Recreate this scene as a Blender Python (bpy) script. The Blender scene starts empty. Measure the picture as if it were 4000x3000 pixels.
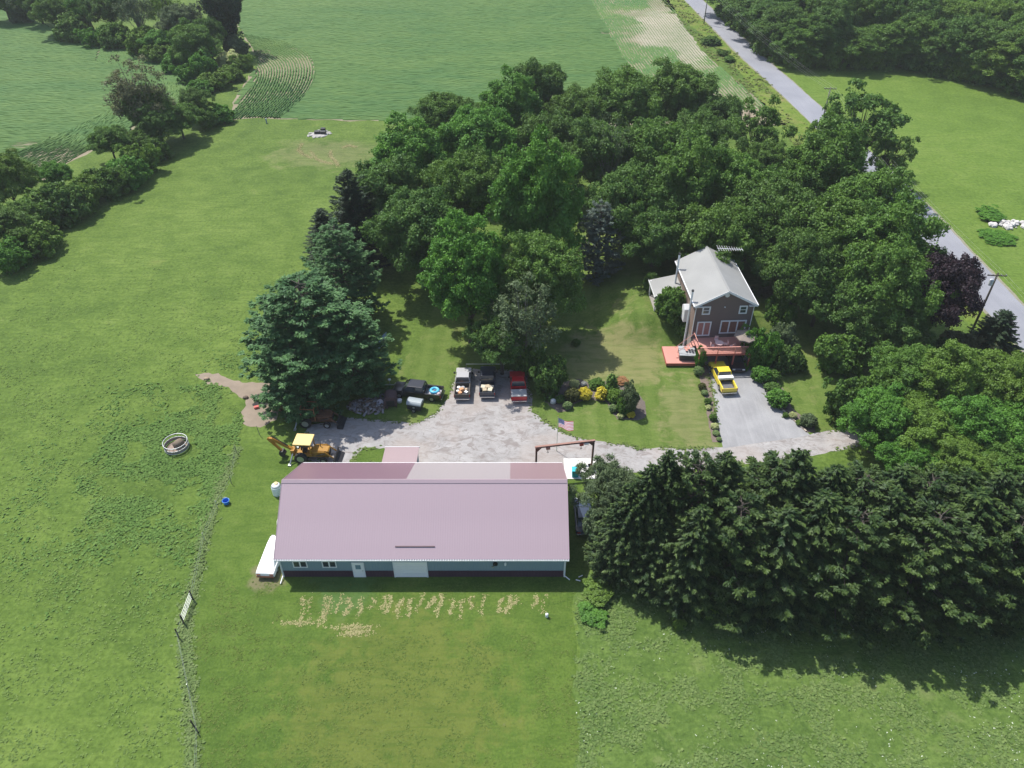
import bpy, bmesh, math, random
import numpy as np
from mathutils import Vector, Matrix
from mathutils.geometry import tessellate_polygon

R = math.radians
random.seed(7)
S = bpy.context.scene
C = S.collection

# ---------------------------------------------------------------- camera, sky, sun, exposure
CAM_H, FPX, PITCH = 60.0, 2985.0, R(38.6)
cam = bpy.data.cameras.new('camera')
cam.sensor_width = 36.0
cam.lens = FPX / 4000 * 36
cam.clip_start, cam.clip_end = 0.5, 6000
co = bpy.data.objects.new('camera', cam)
C.objects.link(co)
co.location = (0, 0, CAM_H)
co.rotation_euler = (R(90) - PITCH, 0, 0)
S.camera = co

SUN_EL, SUN_AZ = R(59), R(-45)
w = bpy.data.worlds.new('World')
S.world = w
w.use_nodes = True
wn = w.node_tree
bg = wn.nodes['Background']
sky = wn.nodes.new('ShaderNodeTexSky')
sky.sky_type = 'NISHITA'
sky.sun_disc = False
sky.sun_elevation = SUN_EL
sky.sun_rotation = SUN_AZ
sky.air_density = 1.1
sky.dust_density = 1.6
wn.links.new(sky.outputs[0], bg.inputs[0])
bg.inputs[1].default_value = 0.14
sl = bpy.data.lights.new('sun', 'SUN')
sl.energy = 4.4
sl.angle = R(0.6)
sl.color = (1.0, 0.955, 0.88)
so = bpy.data.objects.new('sun', sl)
C.objects.link(so)
sd = Vector((-math.cos(SUN_EL) * math.sin(SUN_AZ), -math.cos(SUN_EL) * math.cos(SUN_AZ), -math.sin(SUN_EL)))
so.rotation_euler = sd.to_track_quat('-Z', 'Y').to_euler()
so.location = (-100, 100, 200)
S.view_settings.view_transform = 'Standard'
S.view_settings.look = 'None'
S.view_settings.gamma = 1
S.view_settings.use_curve_mapping = False
S.view_settings.exposure = 0.45
S.cycles.max_bounces = 6
S.cycles.diffuse_bounces = 3
S.cycles.transmission_bounces = 3
S.cycles.transparent_max_bounces = 8

SN, CS = math.sin(PITCH), math.cos(PITCH)


def P(px, py, z=0.0):
    """where the sight line through a point of the 4000 x 3000 photograph meets height z"""
    u, v = (px - 2000) / FPX, (py - 1500) / FPX
    t = (CAM_H - z) / (SN + v * CS)
    return Vector((t * u, t * (CS - v * SN), z))


# ---------------------------------------------------------------- tagging
def tag(o, label=None, cat=None, group=None, kind=None):
    if label: o['label'] = label
    if cat: o['category'] = cat
    if group: o['group'] = group
    if kind: o['kind'] = kind
    return o


def thing(name, label, cat, loc=(0, 0, 0), rz=0.0, group=None):
    o = bpy.data.objects.new(name, None)
    o.empty_display_size = 0.3
    C.objects.link(o)
    o.location = loc
    o.rotation_euler = (0, 0, rz)
    return tag(o, label, cat, group)


def copy_tree(o, parent=None):
    c = o.copy()
    C.objects.link(c)
    c.parent = parent
    for ch in list(o.children):
        copy_tree(ch, c)
    return c


# ---------------------------------------------------------------- materials
class NT:
    def __init__(s, name):
        s.m = bpy.data.materials.new(name)
        s.m.use_nodes = True
        s.t = s.m.node_tree
        s.n = s.t.nodes
        s.b = s.n['Principled BSDF']
        s.co = None

    def L(s, a, b): s.t.links.new(a, b)

    def pos(s):
        if s.co is None: s.co = s.n.new('ShaderNodeTexCoord').outputs['Object']
        return s.co

    def noise(s, scale, detail=3, rough=.55, dist=0, stretch=None):
        n = s.n.new('ShaderNodeTexNoise')
        n.inputs['Scale'].default_value = scale
        n.inputs['Detail'].default_value = detail
        n.inputs['Roughness'].default_value = rough
        n.inputs['Distortion'].default_value = dist
        v = s.pos()
        if stretch:
            m = s.n.new('ShaderNodeMapping')
            m.inputs['Scale'].default_value = stretch[:3]
            if len(stretch) > 3: m.inputs['Rotation'].default_value = (0, 0, stretch[3])
            s.L(v, m.inputs[0]); v = m.outputs[0]
        s.L(v, n.inputs['Vector'])
        return n.outputs['Fac']

    def ramp(s, fac, stops):
        r = s.n.new('ShaderNodeValToRGB')
        e = r.color_ramp.elements
        while len(e) < len(stops): e.new(0.5)
        for i, (p, c) in enumerate(stops):
            e[i].position = p
            e[i].color = (c, c, c, 1) if not hasattr(c, '__len__') else (*c, 1)
        s.L(fac, r.inputs[0])
        return r.outputs[0]

    def mix(s, fac, a, b, mode='MIX'):
        m = s.n.new('ShaderNodeMixRGB')
        m.blend_type = mode
        for i, x in enumerate((fac, a, b)):
            if hasattr(x, 'is_output'): s.L(x, m.inputs[i])
            elif hasattr(x, '__len__'): m.inputs[i].default_value = (*x, 1)
            else: m.inputs[i].default_value = x if i == 0 else (x, x, x, 1)
        return m.outputs[0]

    def math(s, op, a, b=0.0, clamp=False):
        m = s.n.new('ShaderNodeMath')
        m.operation = op
        m.use_clamp = clamp
        for i, x in enumerate((a, b)):
            if hasattr(x, 'is_output'): s.L(x, m.inputs[i])
            else: m.inputs[i].default_value = x
        return m.outputs[0]

    def attr(s, name):
        a = s.n.new('ShaderNodeAttribute')
        a.attribute_name = name
        return a.outputs['Fac']

    def spot(s, x, y, r0, r1, sx=1, sy=1):
        """1 inside r0 falling to 0 at r1 round (x, y)"""
        v = s.n.new('ShaderNodeMapping')
        v.inputs['Location'].default_value = (-x * sx, -y * sy, 0)
        v.inputs['Scale'].default_value = (sx, sy, 0)
        s.L(s.pos(), v.inputs[0])
        l = s.n.new('ShaderNodeVectorMath')
        l.operation = 'LENGTH'
        s.L(v.outputs[0], l.inputs[0])
        mr = s.n.new('ShaderNodeMapRange')
        mr.inputs[1].default_value, mr.inputs[2].default_value = r0, r1
        mr.inputs[3].default_value, mr.inputs[4].default_value = 1, 0
        s.L(l.outputs['Value'], mr.inputs[0])
        return mr.outputs[0]

    def color(s, c):
        if hasattr(c, 'is_output'): s.L(c, s.b.inputs['Base Color'])
        else: s.b.inputs['Base Color'].default_value = (*c, 1)

    def rough(s, r, spec=None, metal=None):
        if hasattr(r, 'is_output'): s.L(r, s.b.inputs['Roughness'])
        else: s.b.inputs['Roughness'].default_value = r
        if spec is not None: s.b.inputs['Specular IOR Level'].default_value = spec
        if metal is not None: s.b.inputs['Metallic'].default_value = metal

    def bump(s, h, strength=.5, dist=.1):
        b = s.n.new('ShaderNodeBump')
        b.inputs['Strength'].default_value = strength
        b.inputs['Distance'].default_value = dist
        s.L(h, b.inputs['Height'])
        s.L(b.outputs[0], s.b.inputs['Normal'])


def plain(name, c, rough=.6, metal=0.0, var=.12, scale=1.5, spec=.4, bump=0, coat=0):
    """one colour with a little uneven wear"""
    t = NT(name)
    n = t.noise(scale, 4)
    t.color(t.mix(n, tuple(x * (1 - var) for x in c), tuple(min(1, x * (1 + var)) for x in c)))
    t.rough(rough, spec, metal)
    if coat: t.b.inputs['Coat Weight'].default_value = coat
    if bump: t.bump(t.noise(scale * 8, 4), bump, .02)
    return t.m


def grass_mat(name, dark, mid, light, dry=(.20, .17, .07), dryamt=.25, big=.035, med=.35, fine=3.0, bump=.6, spots=(), stripes=None, dryth=.60):
    t = NT(name)
    dark, mid, light, dry = (tuple(v * k for v, k in zip(q, (.84, .86, .80))) for q in (dark, mid, light, dry))
    a = t.noise(big, 5, .6, .3)
    b = t.noise(med, 6, .65, .4)
    f = t.noise(fine, 4, .7)
    c = t.ramp(t.mix(.55, a, b), [(.37, dark), (.5, mid), (.63, light)])
    c = t.mix(t.ramp(f, [(.3, .55), (.5, 0.0), (1, 0.0)]), c, tuple(x * .55 for x in dark))
    c = t.mix(t.ramp(f, [(0, 0.0), (.5, 0.0), (.72, .5)]), c, tuple(x * 1.25 for x in light))
    d = t.ramp(t.mix(.4, t.noise(big * 2.7, 6, .65, .5), b), [(dryth, 0.0), (dryth + .14, 1.0)])
    c = t.mix(t.math('MULTIPLY', d, dryamt), c, dry)
    if stripes:
        ang, wid, amt = stripes
        wv = t.n.new('ShaderNodeTexWave')
        wv.bands_direction = 'X'
        wv.inputs['Scale'].default_value = 1 / wid * .314 * 1.0
        wv.inputs['Distortion'].default_value = 1.2
        wv.inputs['Detail'].default_value = 2
        wv.inputs['Detail Scale'].default_value = .3
        m = t.n.new('ShaderNodeMapping')
        m.inputs['Rotation'].default_value = (0, 0, ang)
        t.L(t.pos(), m.inputs[0]); t.L(m.outputs[0], wv.inputs[0])
        c = t.mix(t.math('MULTIPLY', t.ramp(wv.outputs['Fac'], [(.25, 0.0), (.75, 1.0)]), amt), c, tuple(x * 1.15 for x in light))
    for (x, y, r0, r1, col, amt, *sc) in spots:
        m = t.math('ADD', t.spot(x, y, r0, r1, *(sc or (1, 1))), t.math('MULTIPLY', t.math('SUBTRACT', b, .5), 2.2))
        m = t.math('MULTIPLY', t.ramp(m, [(.35, 0.0), (.75, 1.0)]), amt)
        c = t.mix(m, c, col)
    # combed streaks and scattered weeds
    st = t.noise(.9, 4, .65, .4, (.28, 1.5, 1, R(-38)))
    c = t.mix(t.ramp(st, [(.36, .45), (.52, 0.0)]), c, dark)
    c = t.mix(t.ramp(t.noise(.75, 3, .5, .3), [(.66, 0.0), (.74, .30)]), c, tuple(x * .75 for x in dark))
    t.color(c)
    t.rough(.9, .15)
    t.bump(t.mix(.5, st, f), bump, .25)
    return t.m


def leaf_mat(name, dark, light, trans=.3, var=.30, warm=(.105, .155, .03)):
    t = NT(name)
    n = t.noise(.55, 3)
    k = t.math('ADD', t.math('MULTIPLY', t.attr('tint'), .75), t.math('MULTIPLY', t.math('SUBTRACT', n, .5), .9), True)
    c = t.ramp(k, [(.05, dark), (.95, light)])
    oi = t.n.new('ShaderNodeObjectInfo')
    c = t.mix(t.math('MULTIPLY', oi.outputs['Random'], var), c, warm)
    t.n.remove(t.b)
    d = t.n.new('ShaderNodeBsdfDiffuse')
    tr = t.n.new('ShaderNodeBsdfTranslucent')
    g = t.n.new('ShaderNodeBsdfGlossy')
    g.inputs['Roughness'].default_value = .55
    g.inputs['Color'].default_value = (.8, .85, .9, 1)
    m1, m2 = t.n.new('ShaderNodeMixShader'), t.n.new('ShaderNodeMixShader')
    m1.inputs[0].default_value = trans
    m2.inputs[0].default_value = .018
    t.L(c, d.inputs[0]); t.L(t.mix(.5, c, light), tr.inputs[0])
    t.L(d.outputs[0], m1.inputs[1]); t.L(tr.outputs[0], m1.inputs[2])
    t.L(m1.outputs[0], m2.inputs[1]); t.L(g.outputs[0], m2.inputs[2])
    t.L(m2.outputs[0], t.n['Material Output'].inputs[0])
    return t.m


# ---------------------------------------------------------------- mesh building
class MB:
    def __init__(s):
        s.v, s.f, s.mi = [], [], []
        s.cur = 0

    def add(s, vs, fs):
        o = len(s.v)
        s.v += [tuple(x) for x in vs]
        s.f += [tuple(i + o for i in f) for f in fs]
        s.mi += [s.cur] * len(fs)
        return s

    def box(s, x0, x1, y0, y1, z0, z1, M=None):
        vs = [Vector((x, y, z)) for z in (z0, z1) for x, y in ((x0, y0), (x1, y0), (x1, y1), (x0, y1))]
        if M: vs = [M @ v for v in vs]
        return s.add(vs, [(0, 3, 2, 1), (4, 5, 6, 7), (0, 1, 5, 4), (1, 2, 6, 5), (2, 3, 7, 6), (3, 0, 4, 7)])

    def hexa(s, b, t):
        """b, t: four corners each, bottom and top"""
        return s.add(list(b) + list(t), [(0, 3, 2, 1), (4, 5, 6, 7), (0, 1, 5, 4), (1, 2, 6, 5), (2, 3, 7, 6), (3, 0, 4, 7)])

    def tube(s, pts, rad, n=6, cap=True):
        pts = [Vector(p) for p in pts]
        if not hasattr(rad, '__len__'): rad = [rad] * len(pts)
        vs, fs = [], []
        for i, p in enumerate(pts):
            d = (pts[min(i + 1, len(pts) - 1)] - pts[max(i - 1, 0)])
            d = d.normalized() if d.length > 1e-9 else Vector((0, 0, 1))
            a = d.orthogonal().normalized() if abs(d.z) > .98 else d.cross(Vector((0, 0, 1))).normalized()
            b = d.cross(a)
            for k in range(n):
                t = 2 * math.pi * k / n
                vs.append(p + (a * math.cos(t) + b * math.sin(t)) * rad[i])
        for i in range(len(pts) - 1):
            for k in range(n):
                fs.append((i * n + k, i * n + (k + 1) % n, (i + 1) * n + (k + 1) % n, (i + 1) * n + k))
        if cap:
            fs.append(tuple(range(n))[::-1])
            fs.append(tuple((len(pts) - 1) * n + k for k in range(n)))
        return s.add(vs, fs)

    def prism(s, prof, y0, y1, axis='Y'):
        """profile of (a, z) extruded along an axis"""
        n = len(prof)
        if axis == 'Y': vs = [(a, y0, z) for a, z in prof] + [(a, y1, z) for a, z in prof]
        else: vs = [(y0, a, z) for a, z in prof] + [(y1, a, z) for a, z in prof]
        fs = [(i, (i + 1) % n, n + (i + 1) % n, n + i) for i in range(n)] + [tuple(range(n))[::-1], tuple(range(n, 2 * n))]
        return s.add(vs, fs)

    def lathe(s, prof, n=16, cx=0, cy=0):
        vs, fs = [], []
        for r, z in prof:
            for k in range(n):
                t = 2 * math.pi * k / n
                vs.append((cx + r * math.cos(t), cy + r * math.sin(t), z))
        for i in range(len(prof) - 1):
            for k in range(n):
                fs.append((i * n + k, i * n + (k + 1) % n, (i + 1) * n + (k + 1) % n, (i + 1) * n + k))
        fs.append(tuple(range(n))[::-1]); fs.append(tuple((len(prof) - 1) * n + k for k in range(n)))
        return s.add(vs, fs)

    def torus(s, c, R0, r, n=24, m=8, M=None):
        vs, fs = [], []
        for i in range(n):
            for j in range(m):
                a, b = 2 * math.pi * i / n, 2 * math.pi * j / m
                v = Vector(((R0 + r * math.cos(b)) * math.cos(a), (R0 + r * math.cos(b)) * math.sin(a), r * math.sin(b)))
                if M: v = M @ v
                vs.append(v + Vector(c))
        for i in range(n):
            for j in range(m):
                fs.append((i * m + j, ((i + 1) % n) * m + j, ((i + 1) % n) * m + (j + 1) % m, i * m + (j + 1) % m))
        return s.add(vs, fs)

    def build(s, name, mats, parent=None, smooth=False, bevel=0.0, seg=2, loc=None):
        me = bpy.data.meshes.new(name)
        me.from_pydata(s.v, [], s.f)
        mats = [] if mats is None else mats
        mats = mats if isinstance(mats, (list, tuple)) else [mats]
        for m in mats: me.materials.append(m)
        if len(mats) > 1: me.polygons.foreach_set('material_index', s.mi)
        bm = bmesh.new(); bm.from_mesh(me)
        bmesh.ops.recalc_face_normals(bm, faces=bm.faces)
        if bevel:
            bmesh.ops.bevel(bm, geom=[e for e in bm.edges if len(e.link_faces) == 2 and e.calc_face_angle() > .5], offset=bevel, segments=seg, profile=.6, affect='EDGES', clamp_overlap=True)
        bm.to_mesh(me); bm.free()
        if smooth: me.polygons.foreach_set('use_smooth', [True] * len(me.polygons))
        o = bpy.data.objects.new(name, me)
        C.objects.link(o)
        if parent: o.parent = parent
        if loc: o.location = loc
        return o


def np_mesh(name, V, F, mat, tint=None, parent=None):
    """V (n,3), F (m,k) numpy; optional per-face tint"""
    me = bpy.data.meshes.new(name)
    k = F.shape[1]
    me.vertices.add(len(V)); me.loops.add(F.size); me.polygons.add(len(F))
    me.vertices.foreach_set('co', V.astype(np.float32).ravel())
    me.loops.foreach_set('vertex_index', F.astype(np.int32).ravel())
    me.polygons.foreach_set('loop_start', np.arange(0, F.size, k, dtype=np.int32))
    me.polygons.foreach_set('loop_total', np.full(len(F), k, dtype=np.int32))
    if tint is not None:
        a = me.attributes.new('tint', 'FLOAT', 'FACE')
        a.data.foreach_set('value', tint.astype(np.float32))
    me.materials.append(mat)
    me.update(calc_edges=True)
    o = bpy.data.objects.new(name, me)
    C.objects.link(o)
    if parent: o.parent = parent
    return o


def unit(v): return v / np.maximum(np.linalg.norm(v, axis=1, keepdims=True), 1e-9)


def cards(Cn, N, size, rng, aspect=1.5, T=None, droop=.18):
    """bent diamond leaf clumps at Cn facing N; T the long direction"""
    n = len(Cn)
    N = unit(N)
    if T is None: T = rng.normal(size=(n, 3))
    T = unit(T - N * (T * N).sum(1, keepdims=True))
    B = np.cross(N, T)
    size = np.broadcast_to(np.asarray(size, float), (n,))[:, None]
    a, b = size * .5 * aspect ** .5, size * .5 / aspect ** .5
    V = np.stack([Cn + T * a - N * size * droop, Cn + B * b, Cn - T * a - N * size * droop, Cn - B * b], 1).reshape(-1, 3)
    F = np.arange(n * 4).reshape(n, 4)
    return V, F


# ---------------------------------------------------------------- ground sheets
def inside(poly, X, Y):
    poly = [(p[0], p[1]) for p in poly]
    r = np.zeros(X.shape, bool)
    j = len(poly) - 1
    for i in range(len(poly)):
        xi, yi = poly[i]; xj, yj = poly[j]
        c = ((yi > Y) != (yj > Y)) & (X < (xj - xi) * (Y - yi) / ((yj - yi) or 1e-9) + xi)
        r ^= c
        j = i
    return r


def rough_poly(pts, step=.8, amp=.2, seed=0):
    rnd = random.Random(seed)
    out = []
    n = len(pts)
    for i in range(n):
        a, b = Vector(pts[i][:2]), Vector(pts[(i + 1) % n][:2])
        d = b - a
        k = max(1, min(400, int(d.length / step)))
        nrm = Vector((-d.y, d.x)).normalized()
        for q in range(k):
            ph = (q / k) * d.length
            off = amp * (rnd.uniform(-1, 1) * .6 + math.sin(ph * .7 + i) * .5 + math.sin(ph * .23 + 2 * i) * .6) if 0 < q else 0
            out.append(a + d * (q / k) + nrm * off)
    return out


def sheet(name, pts, z, mat, amp=.2, step=.8, kind='structure', seed=0, label=None):
    p = rough_poly(pts, step, amp, seed) if amp else [Vector(q[:2]) for q in pts]
    v3 = [Vector((q.x, q.y, z)) for q in p]
    tri = tessellate_polygon([v3])
    me = bpy.data.meshes.new(name)
    me.from_pydata([tuple(q) for q in v3], [], [tuple(t) for t in tri])
    bm = bmesh.new(); bm.from_mesh(me)
    for f in bm.faces:
        f.normal_update()
        if f.normal.z < 0: f.normal_flip()
    bm.to_mesh(me); bm.free()
    me.materials.append(mat)
    o = bpy.data.objects.new(name, me)
    C.objects.link(o)
    return tag(o, label, None, None, kind)

# ================================================================ THE GROUND
pasture_m = grass_mat('pasture_grass', (.066, .116, .021), (.108, .170, .032), (.150, .215, .047), dryamt=.35, big=.03, med=.22, fine=2.2, bump=.7,
                      spots=[(*P(1000, 1530).xy, 2, 8, (.21, .17, .13), 0.0), (*P(1270, 600).xy, 3, 12, (.20, .18, .10), .35, .7, 1)])
_e = 900
sheet('ground', [(-_e, -200), (_e, -200), (_e, 1500), (-_e, 1500)], 0, pasture_m, amp=0)

lawn_m = grass_mat('mown_lawn', (.060, .110, .018), (.092, .150, .026), (.122, .180, .036), dry=(.19, .165, .07), dryamt=.28, big=.05, med=.5, fine=4.5, bump=.35,
                   spots=[(*P(1560, 2750).xy, 3, 15, (.125, .135, .03), .5), (*P(1350, 2300).xy, 1, 5, (.06, .13, .05), .4), (*P(1040, 2260).xy, .6, 2.6, (.17, .14, .09), .7)])
house_lawn_m = grass_mat('house_lawn', (.080, .134, .024), (.110, .166, .035), (.146, .196, .052), dry=(.25, .215, .11), dryamt=.55, big=.09, med=.5, fine=4.0, bump=.3, dryth=.52,
                         spots=[(*P(2400, 1400).xy, 4, 10, (.245, .215, .105), .55), (*P(2680, 1640).xy, 1, 5, (.22, .20, .10), .45, 1, .4)], stripes=(R(3), 2.4, .30))
meadow_m = grass_mat('bright_meadow', (.088, .150, .024), (.118, .190, .032), (.148, .215, .044), dry=(.19, .19, .07), dryamt=.25, big=.02, med=.18, fine=1.6, bump=.5)
rough_m = grass_mat('rough_meadow', (.064, .115, .025), (.104, .168, .038), (.148, .215, .056), dry=(.22, .21, .12), dryamt=.45, big=.06, med=.45, fine=2.6, bump=.9, dryth=.55)

LAWN = [P(925, 1745), P(1330, 1790), P(1400, 1880), P(2270, 1880), P(2290, 2240), P(2240, 2330), P(2252, 2500), P(2236, 2700), P(2262, 2880), P(2250, 3060), P(745, 3060), P(735, 2700), P(712, 2480), P(745, 2300), P(800, 2080), P(850, 1900)]
sheet('mown_lawn', LAWN, .004, lawn_m, amp=.35, seed=1)
ROUGH = [P(2250, 3060), P(2262, 2880), P(2236, 2700), P(2252, 2500), P(2240, 2330), P(2290, 2240), P(2330, 1900), P(4300, 1900), P(4400, 3060)]
sheet('rough_meadow', ROUGH, .002, rough_m, amp=.4, seed=2)
HLAWN = [P(1480, 1560), P(1640, 1330), P(1700, 1180), P(2100, 1150), P(2350, 1000), P(2620, 980), P(3200, 1180), P(3640, 1320), P(3800, 1300), P(3930, 1400), P(3760, 1600), P(3320, 1670), P(3170, 1730), P(2330, 1760), P(2090, 1690), P(1650, 1660), P(1500, 1660)]
sheet('house_lawn', HLAWN, .004, house_lawn_m, amp=.3, seed=3)

# road ------------------------------------------------------------------
road_c = [(61.0, 300), (61.6, 284), (63.5, 252), (65.0, 218), (67.0, 196), (68.6, 172), (71.2, 126), (70.6, 112), (70.6, 100), (70.8, 88), (71.6, 70), (72.8, 40), (74, 0), (58, 380), (54, 460)]
road_c = sorted(road_c, key=lambda a: -a[1])


def road_x(y):
    ys = [c[1] for c in road_c][::-1]; xs = [c[0] for c in road_c][::-1]
    x = np.interp(y, ys, xs)
    return x


RY = np.arange(0, 460, 6.0)
RX = np.array([np.mean([road_x(y + d) for d in (-12, -6, 0, 6, 12)]) for y in RY])
MEADOW = [(x + 3.0, y) for x, y in zip(RX, RY)] + [(420, 455), (420, 0)]
sheet('meadow', MEADOW, .004, meadow_m, amp=.1, step=6, seed=4)
VERGE = [(x - 3.0, y) for x, y in zip(RX, RY) if 60 <= y <= 330] + [(x - 9 - 2 * math.sin(y * .05), y) for x, y in list(zip(RX, RY))[::-1] if 60 <= y <= 330]
sheet('road_verge', VERGE, .008, grass_mat('verge_grass', (.095, .165, .022), (.145, .205, .034), (.19, .235, .055), dry=(.27, .20, .10), dryamt=.6, big=.06, med=.4, fine=2, bump=.5, dryth=.5), amp=.4, seed=5)
t = NT('road_asphalt')
c = t.ramp(t.noise(.12, 4), [(.35, (.225, .232, .262)), (.65, (.275, .282, .312))])
c = t.mix(t.ramp(t.noise(1.1, 5, .7, 0, (1, .06, 1)), [(.45, 0.0), (.75, .45)]), c, (.20, .21, .235))
c = t.mix(t.ramp(t.noise(6, 4, .8), [(.35, .4), (.6, 0.0)]), c, (.19, .195, .215))
t.color(c); t.rough(.85, .25); t.bump(t.noise(14, 4, .8), .3, .02)
road_m = t.m
rv = [(x - 3.05, y) for x, y in zip(RX, RY)] + [(x + 3.05, y) for x, y in list(zip(RX, RY))[::-1]]
sheet('road', rv, .016, road_m, amp=.06, step=1.0, seed=6)
t = NT('gravel_shoulder')
t.color(t.ramp(t.noise(3, 5, .8), [(.3, (.15, .15, .10)), (.7, (.30, .28, .22))])); t.rough(.95, .1)
sm = t.m
for sgn in (-1, 1):
    sheet('road_shoulder', [(x + sgn * 2.7, y) for x, y in zip(RX, RY)] + [(x + sgn * (3.4 + .15 * math.sin(y)), y) for x, y in list(zip(RX, RY))[::-1]], .012, sm, amp=.12, step=1.0, seed=8 + sgn)

# gravel yard and lane ---------------------------------------------------
t = NT('yard_gravel')
a, b, f = t.noise(.16, 5, .65, .6), t.noise(.9, 6, .7, .8), t.noise(7, 4, .8)
c = t.ramp(t.mix(.5, a, b), [(.3, (.21, .20, .195)), (.47, (.31, .30, .295)), (.62, (.38, .37, .365))])
c = t.mix(t.ramp(t.noise(.55, 6, .75, 1.5, (1, 1.7, 1, .5)), [(.50, 0.0), (.60, .75)]), c, (.19, .165, .155))
c = t.mix(t.ramp(t.noise(.13, 4, .6, .2), [(.46, 0.0), (.62, .6)]), c, (.33, .29, .265))
c = t.mix(t.ramp(f, [(.32, .35), (.5, 0.0)]), c, (.2, .19, .19))
t.color(c); t.rough(.95, .15); t.bump(t.mix(.5, b, f), .5, .06)
yard_m = t.m
YARD = [P(1190, 1795), P(1180, 1730), P(1210, 1660), P(1360, 1630), P(1500, 1640), P(1610, 1655), P(1700, 1618), P(1755, 1555), P(1780, 1470), P(1850, 1440), P(1965, 1440), P(2060, 1460), P(2080, 1560), P(2075, 1610), P(2120, 1645), P(2230, 1700), P(2330, 1722), P(2480, 1748),
        P(2640, 1752), P(2815, 1748), P(3160, 1700), P(3320, 1665), P(3500, 1620), P(3700, 1560), P(3900, 1470), P(4050, 1370), P(4130, 1430), P(3950, 1560), P(3700, 1650), P(3350, 1745), P(3060, 1795), P(2700, 1835), P(2440, 1850), P(2380, 1870), P(2140, 1870), P(1800, 1860), P(1330, 1830)]
sheet('gravel_yard', YARD, .010, yard_m, amp=.22, seed=11)
t = NT('driveway_asphalt')
c = t.ramp(t.noise(.3, 4), [(.3, (.23, .232, .24)), (.7, (.32, .322, .33))])
c = t.mix(t.ramp(t.noise(1.2, 5, .7, .2, (1.4, .12, 1, .08)), [(.5, 0.0), (.8, .5)]), c, (.42, .42, .42))
c = t.mix(t.ramp(t.noise(8, 4, .8), [(.35, .4), (.55, 0.0)]), c, (.2, .2, .21))
t.color(c); t.rough(.88, .2); t.bump(t.noise(14, 4, .8), .3, .02)
DRIVE = [P(2740, 1380), P(2770, 1480), P(2790, 1560), P(2808, 1660), P(2825, 1752), P(3165, 1700), P(3080, 1625), P(3010, 1560), P(2970, 1490), P(2950, 1440), P(2950, 1375)]
sheet('driveway', DRIVE, .018, t.m, amp=.06, seed=12)
GP = [P(1375, 1815), P(1400, 1770), P(1440, 1748), P(1500, 1750), P(1530, 1765), P(1520, 1815)]
sheet('grass_patch', GP, .014, lawn_m, amp=.15, step=.4, seed=19)
concrete_m = plain('pale_concrete', (.60, .585, .56), .85, var=.1, scale=.8, bump=.2)
slab = MB().box(P(2205, 1800).x - .1, P(2330, 1800).x, P(2200, 1872).y, P(2200, 1792).y, -.05, .06).build('concrete_apron', concrete_m)
tag(slab, kind='structure')
soil_m = plain('bare_soil', (.235, .19, .145), .95, var=.3, scale=.8, bump=.6)
sheet('bare_earth', [P(760, 1462), P(830, 1462), P(900, 1482), P(985, 1492), P(1060, 1490), P(1090, 1560), P(1080, 1640), P(1040, 1660), P(950, 1655), P(940, 1610), P(960, 1560), P(900, 1520), P(800, 1500)], .006, soil_m, amp=.35, step=.5, seed=13)
sheet('garden_bed', [P(2125, 1570), P(2180, 1500), P(2260, 1480), P(2330, 1500), P(2400, 1475), P(2460, 1500), P(2520, 1570), P(2525, 1620), P(2490, 1642), P(2410, 1638), P(2380, 1600), P(2370, 1572), P(2290, 1562), P(2240, 1580), P(2230, 1600), P(2180, 1612)], .012,
      plain('bark_mulch', (.125, .105, .09), .95, var=.35, scale=3, bump=.8), amp=.15, step=.4, seed=14)
sheet('border_bed', [P(2722, 1430), P(2760, 1430), P(2780, 1500), P(2795, 1600), P(2812, 1700), P(2816, 1728), P(2782, 1728), P(2768, 1640), P(2752, 1540), P(2735, 1490)], .022,
      plain('border_mulch', (.16, .125, .105), .95, var=.35, scale=3, bump=.8), amp=.1, step=.4, seed=15)
sheet('border_bed', [P(2950, 1436), P(3010, 1440), P(3060, 1520), P(3100, 1600), P(3180, 1660), P(3185, 1690), P(3150, 1690), P(3080, 1622), P(3010, 1556), P(2970, 1490)], .022,
      plain('hedge_mulch', (.15, .12, .10), .95, var=.35, scale=3, bump=.8), amp=.1, step=.4, seed=16)

# the bank the house backs onto ------------------------------------------
def bank_h(x, y):
    sm_ = lambda a, b, v: np.clip((v - a) / (b - a), 0, 1) ** 2 * (3 - 2 * np.clip((v - a) / (b - a), 0, 1))
    return 2.55 * sm_(82.5, 88.5, y) * sm_(9, 19, x) * (1 - sm_(104, 120, y)) * (1 - sm_(36, 46, x))


gx_, gy_ = np.meshgrid(np.arange(8, 48, .5), np.arange(81.5, 122, .5))
gz_ = bank_h(gx_, gy_) - .02
nyy, nxx = gx_.shape
V_ = np.stack([gx_.ravel(), gy_.ravel(), gz_.ravel()], 1)
ii = (np.arange(nyy - 1)[:, None] * nxx + np.arange(nxx - 1)[None, :]).ravel()
tag(np_mesh('bank', V_, np.stack([ii, ii + 1, ii + nxx + 1, ii + nxx], 1), house_lawn_m), kind='structure')

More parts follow.
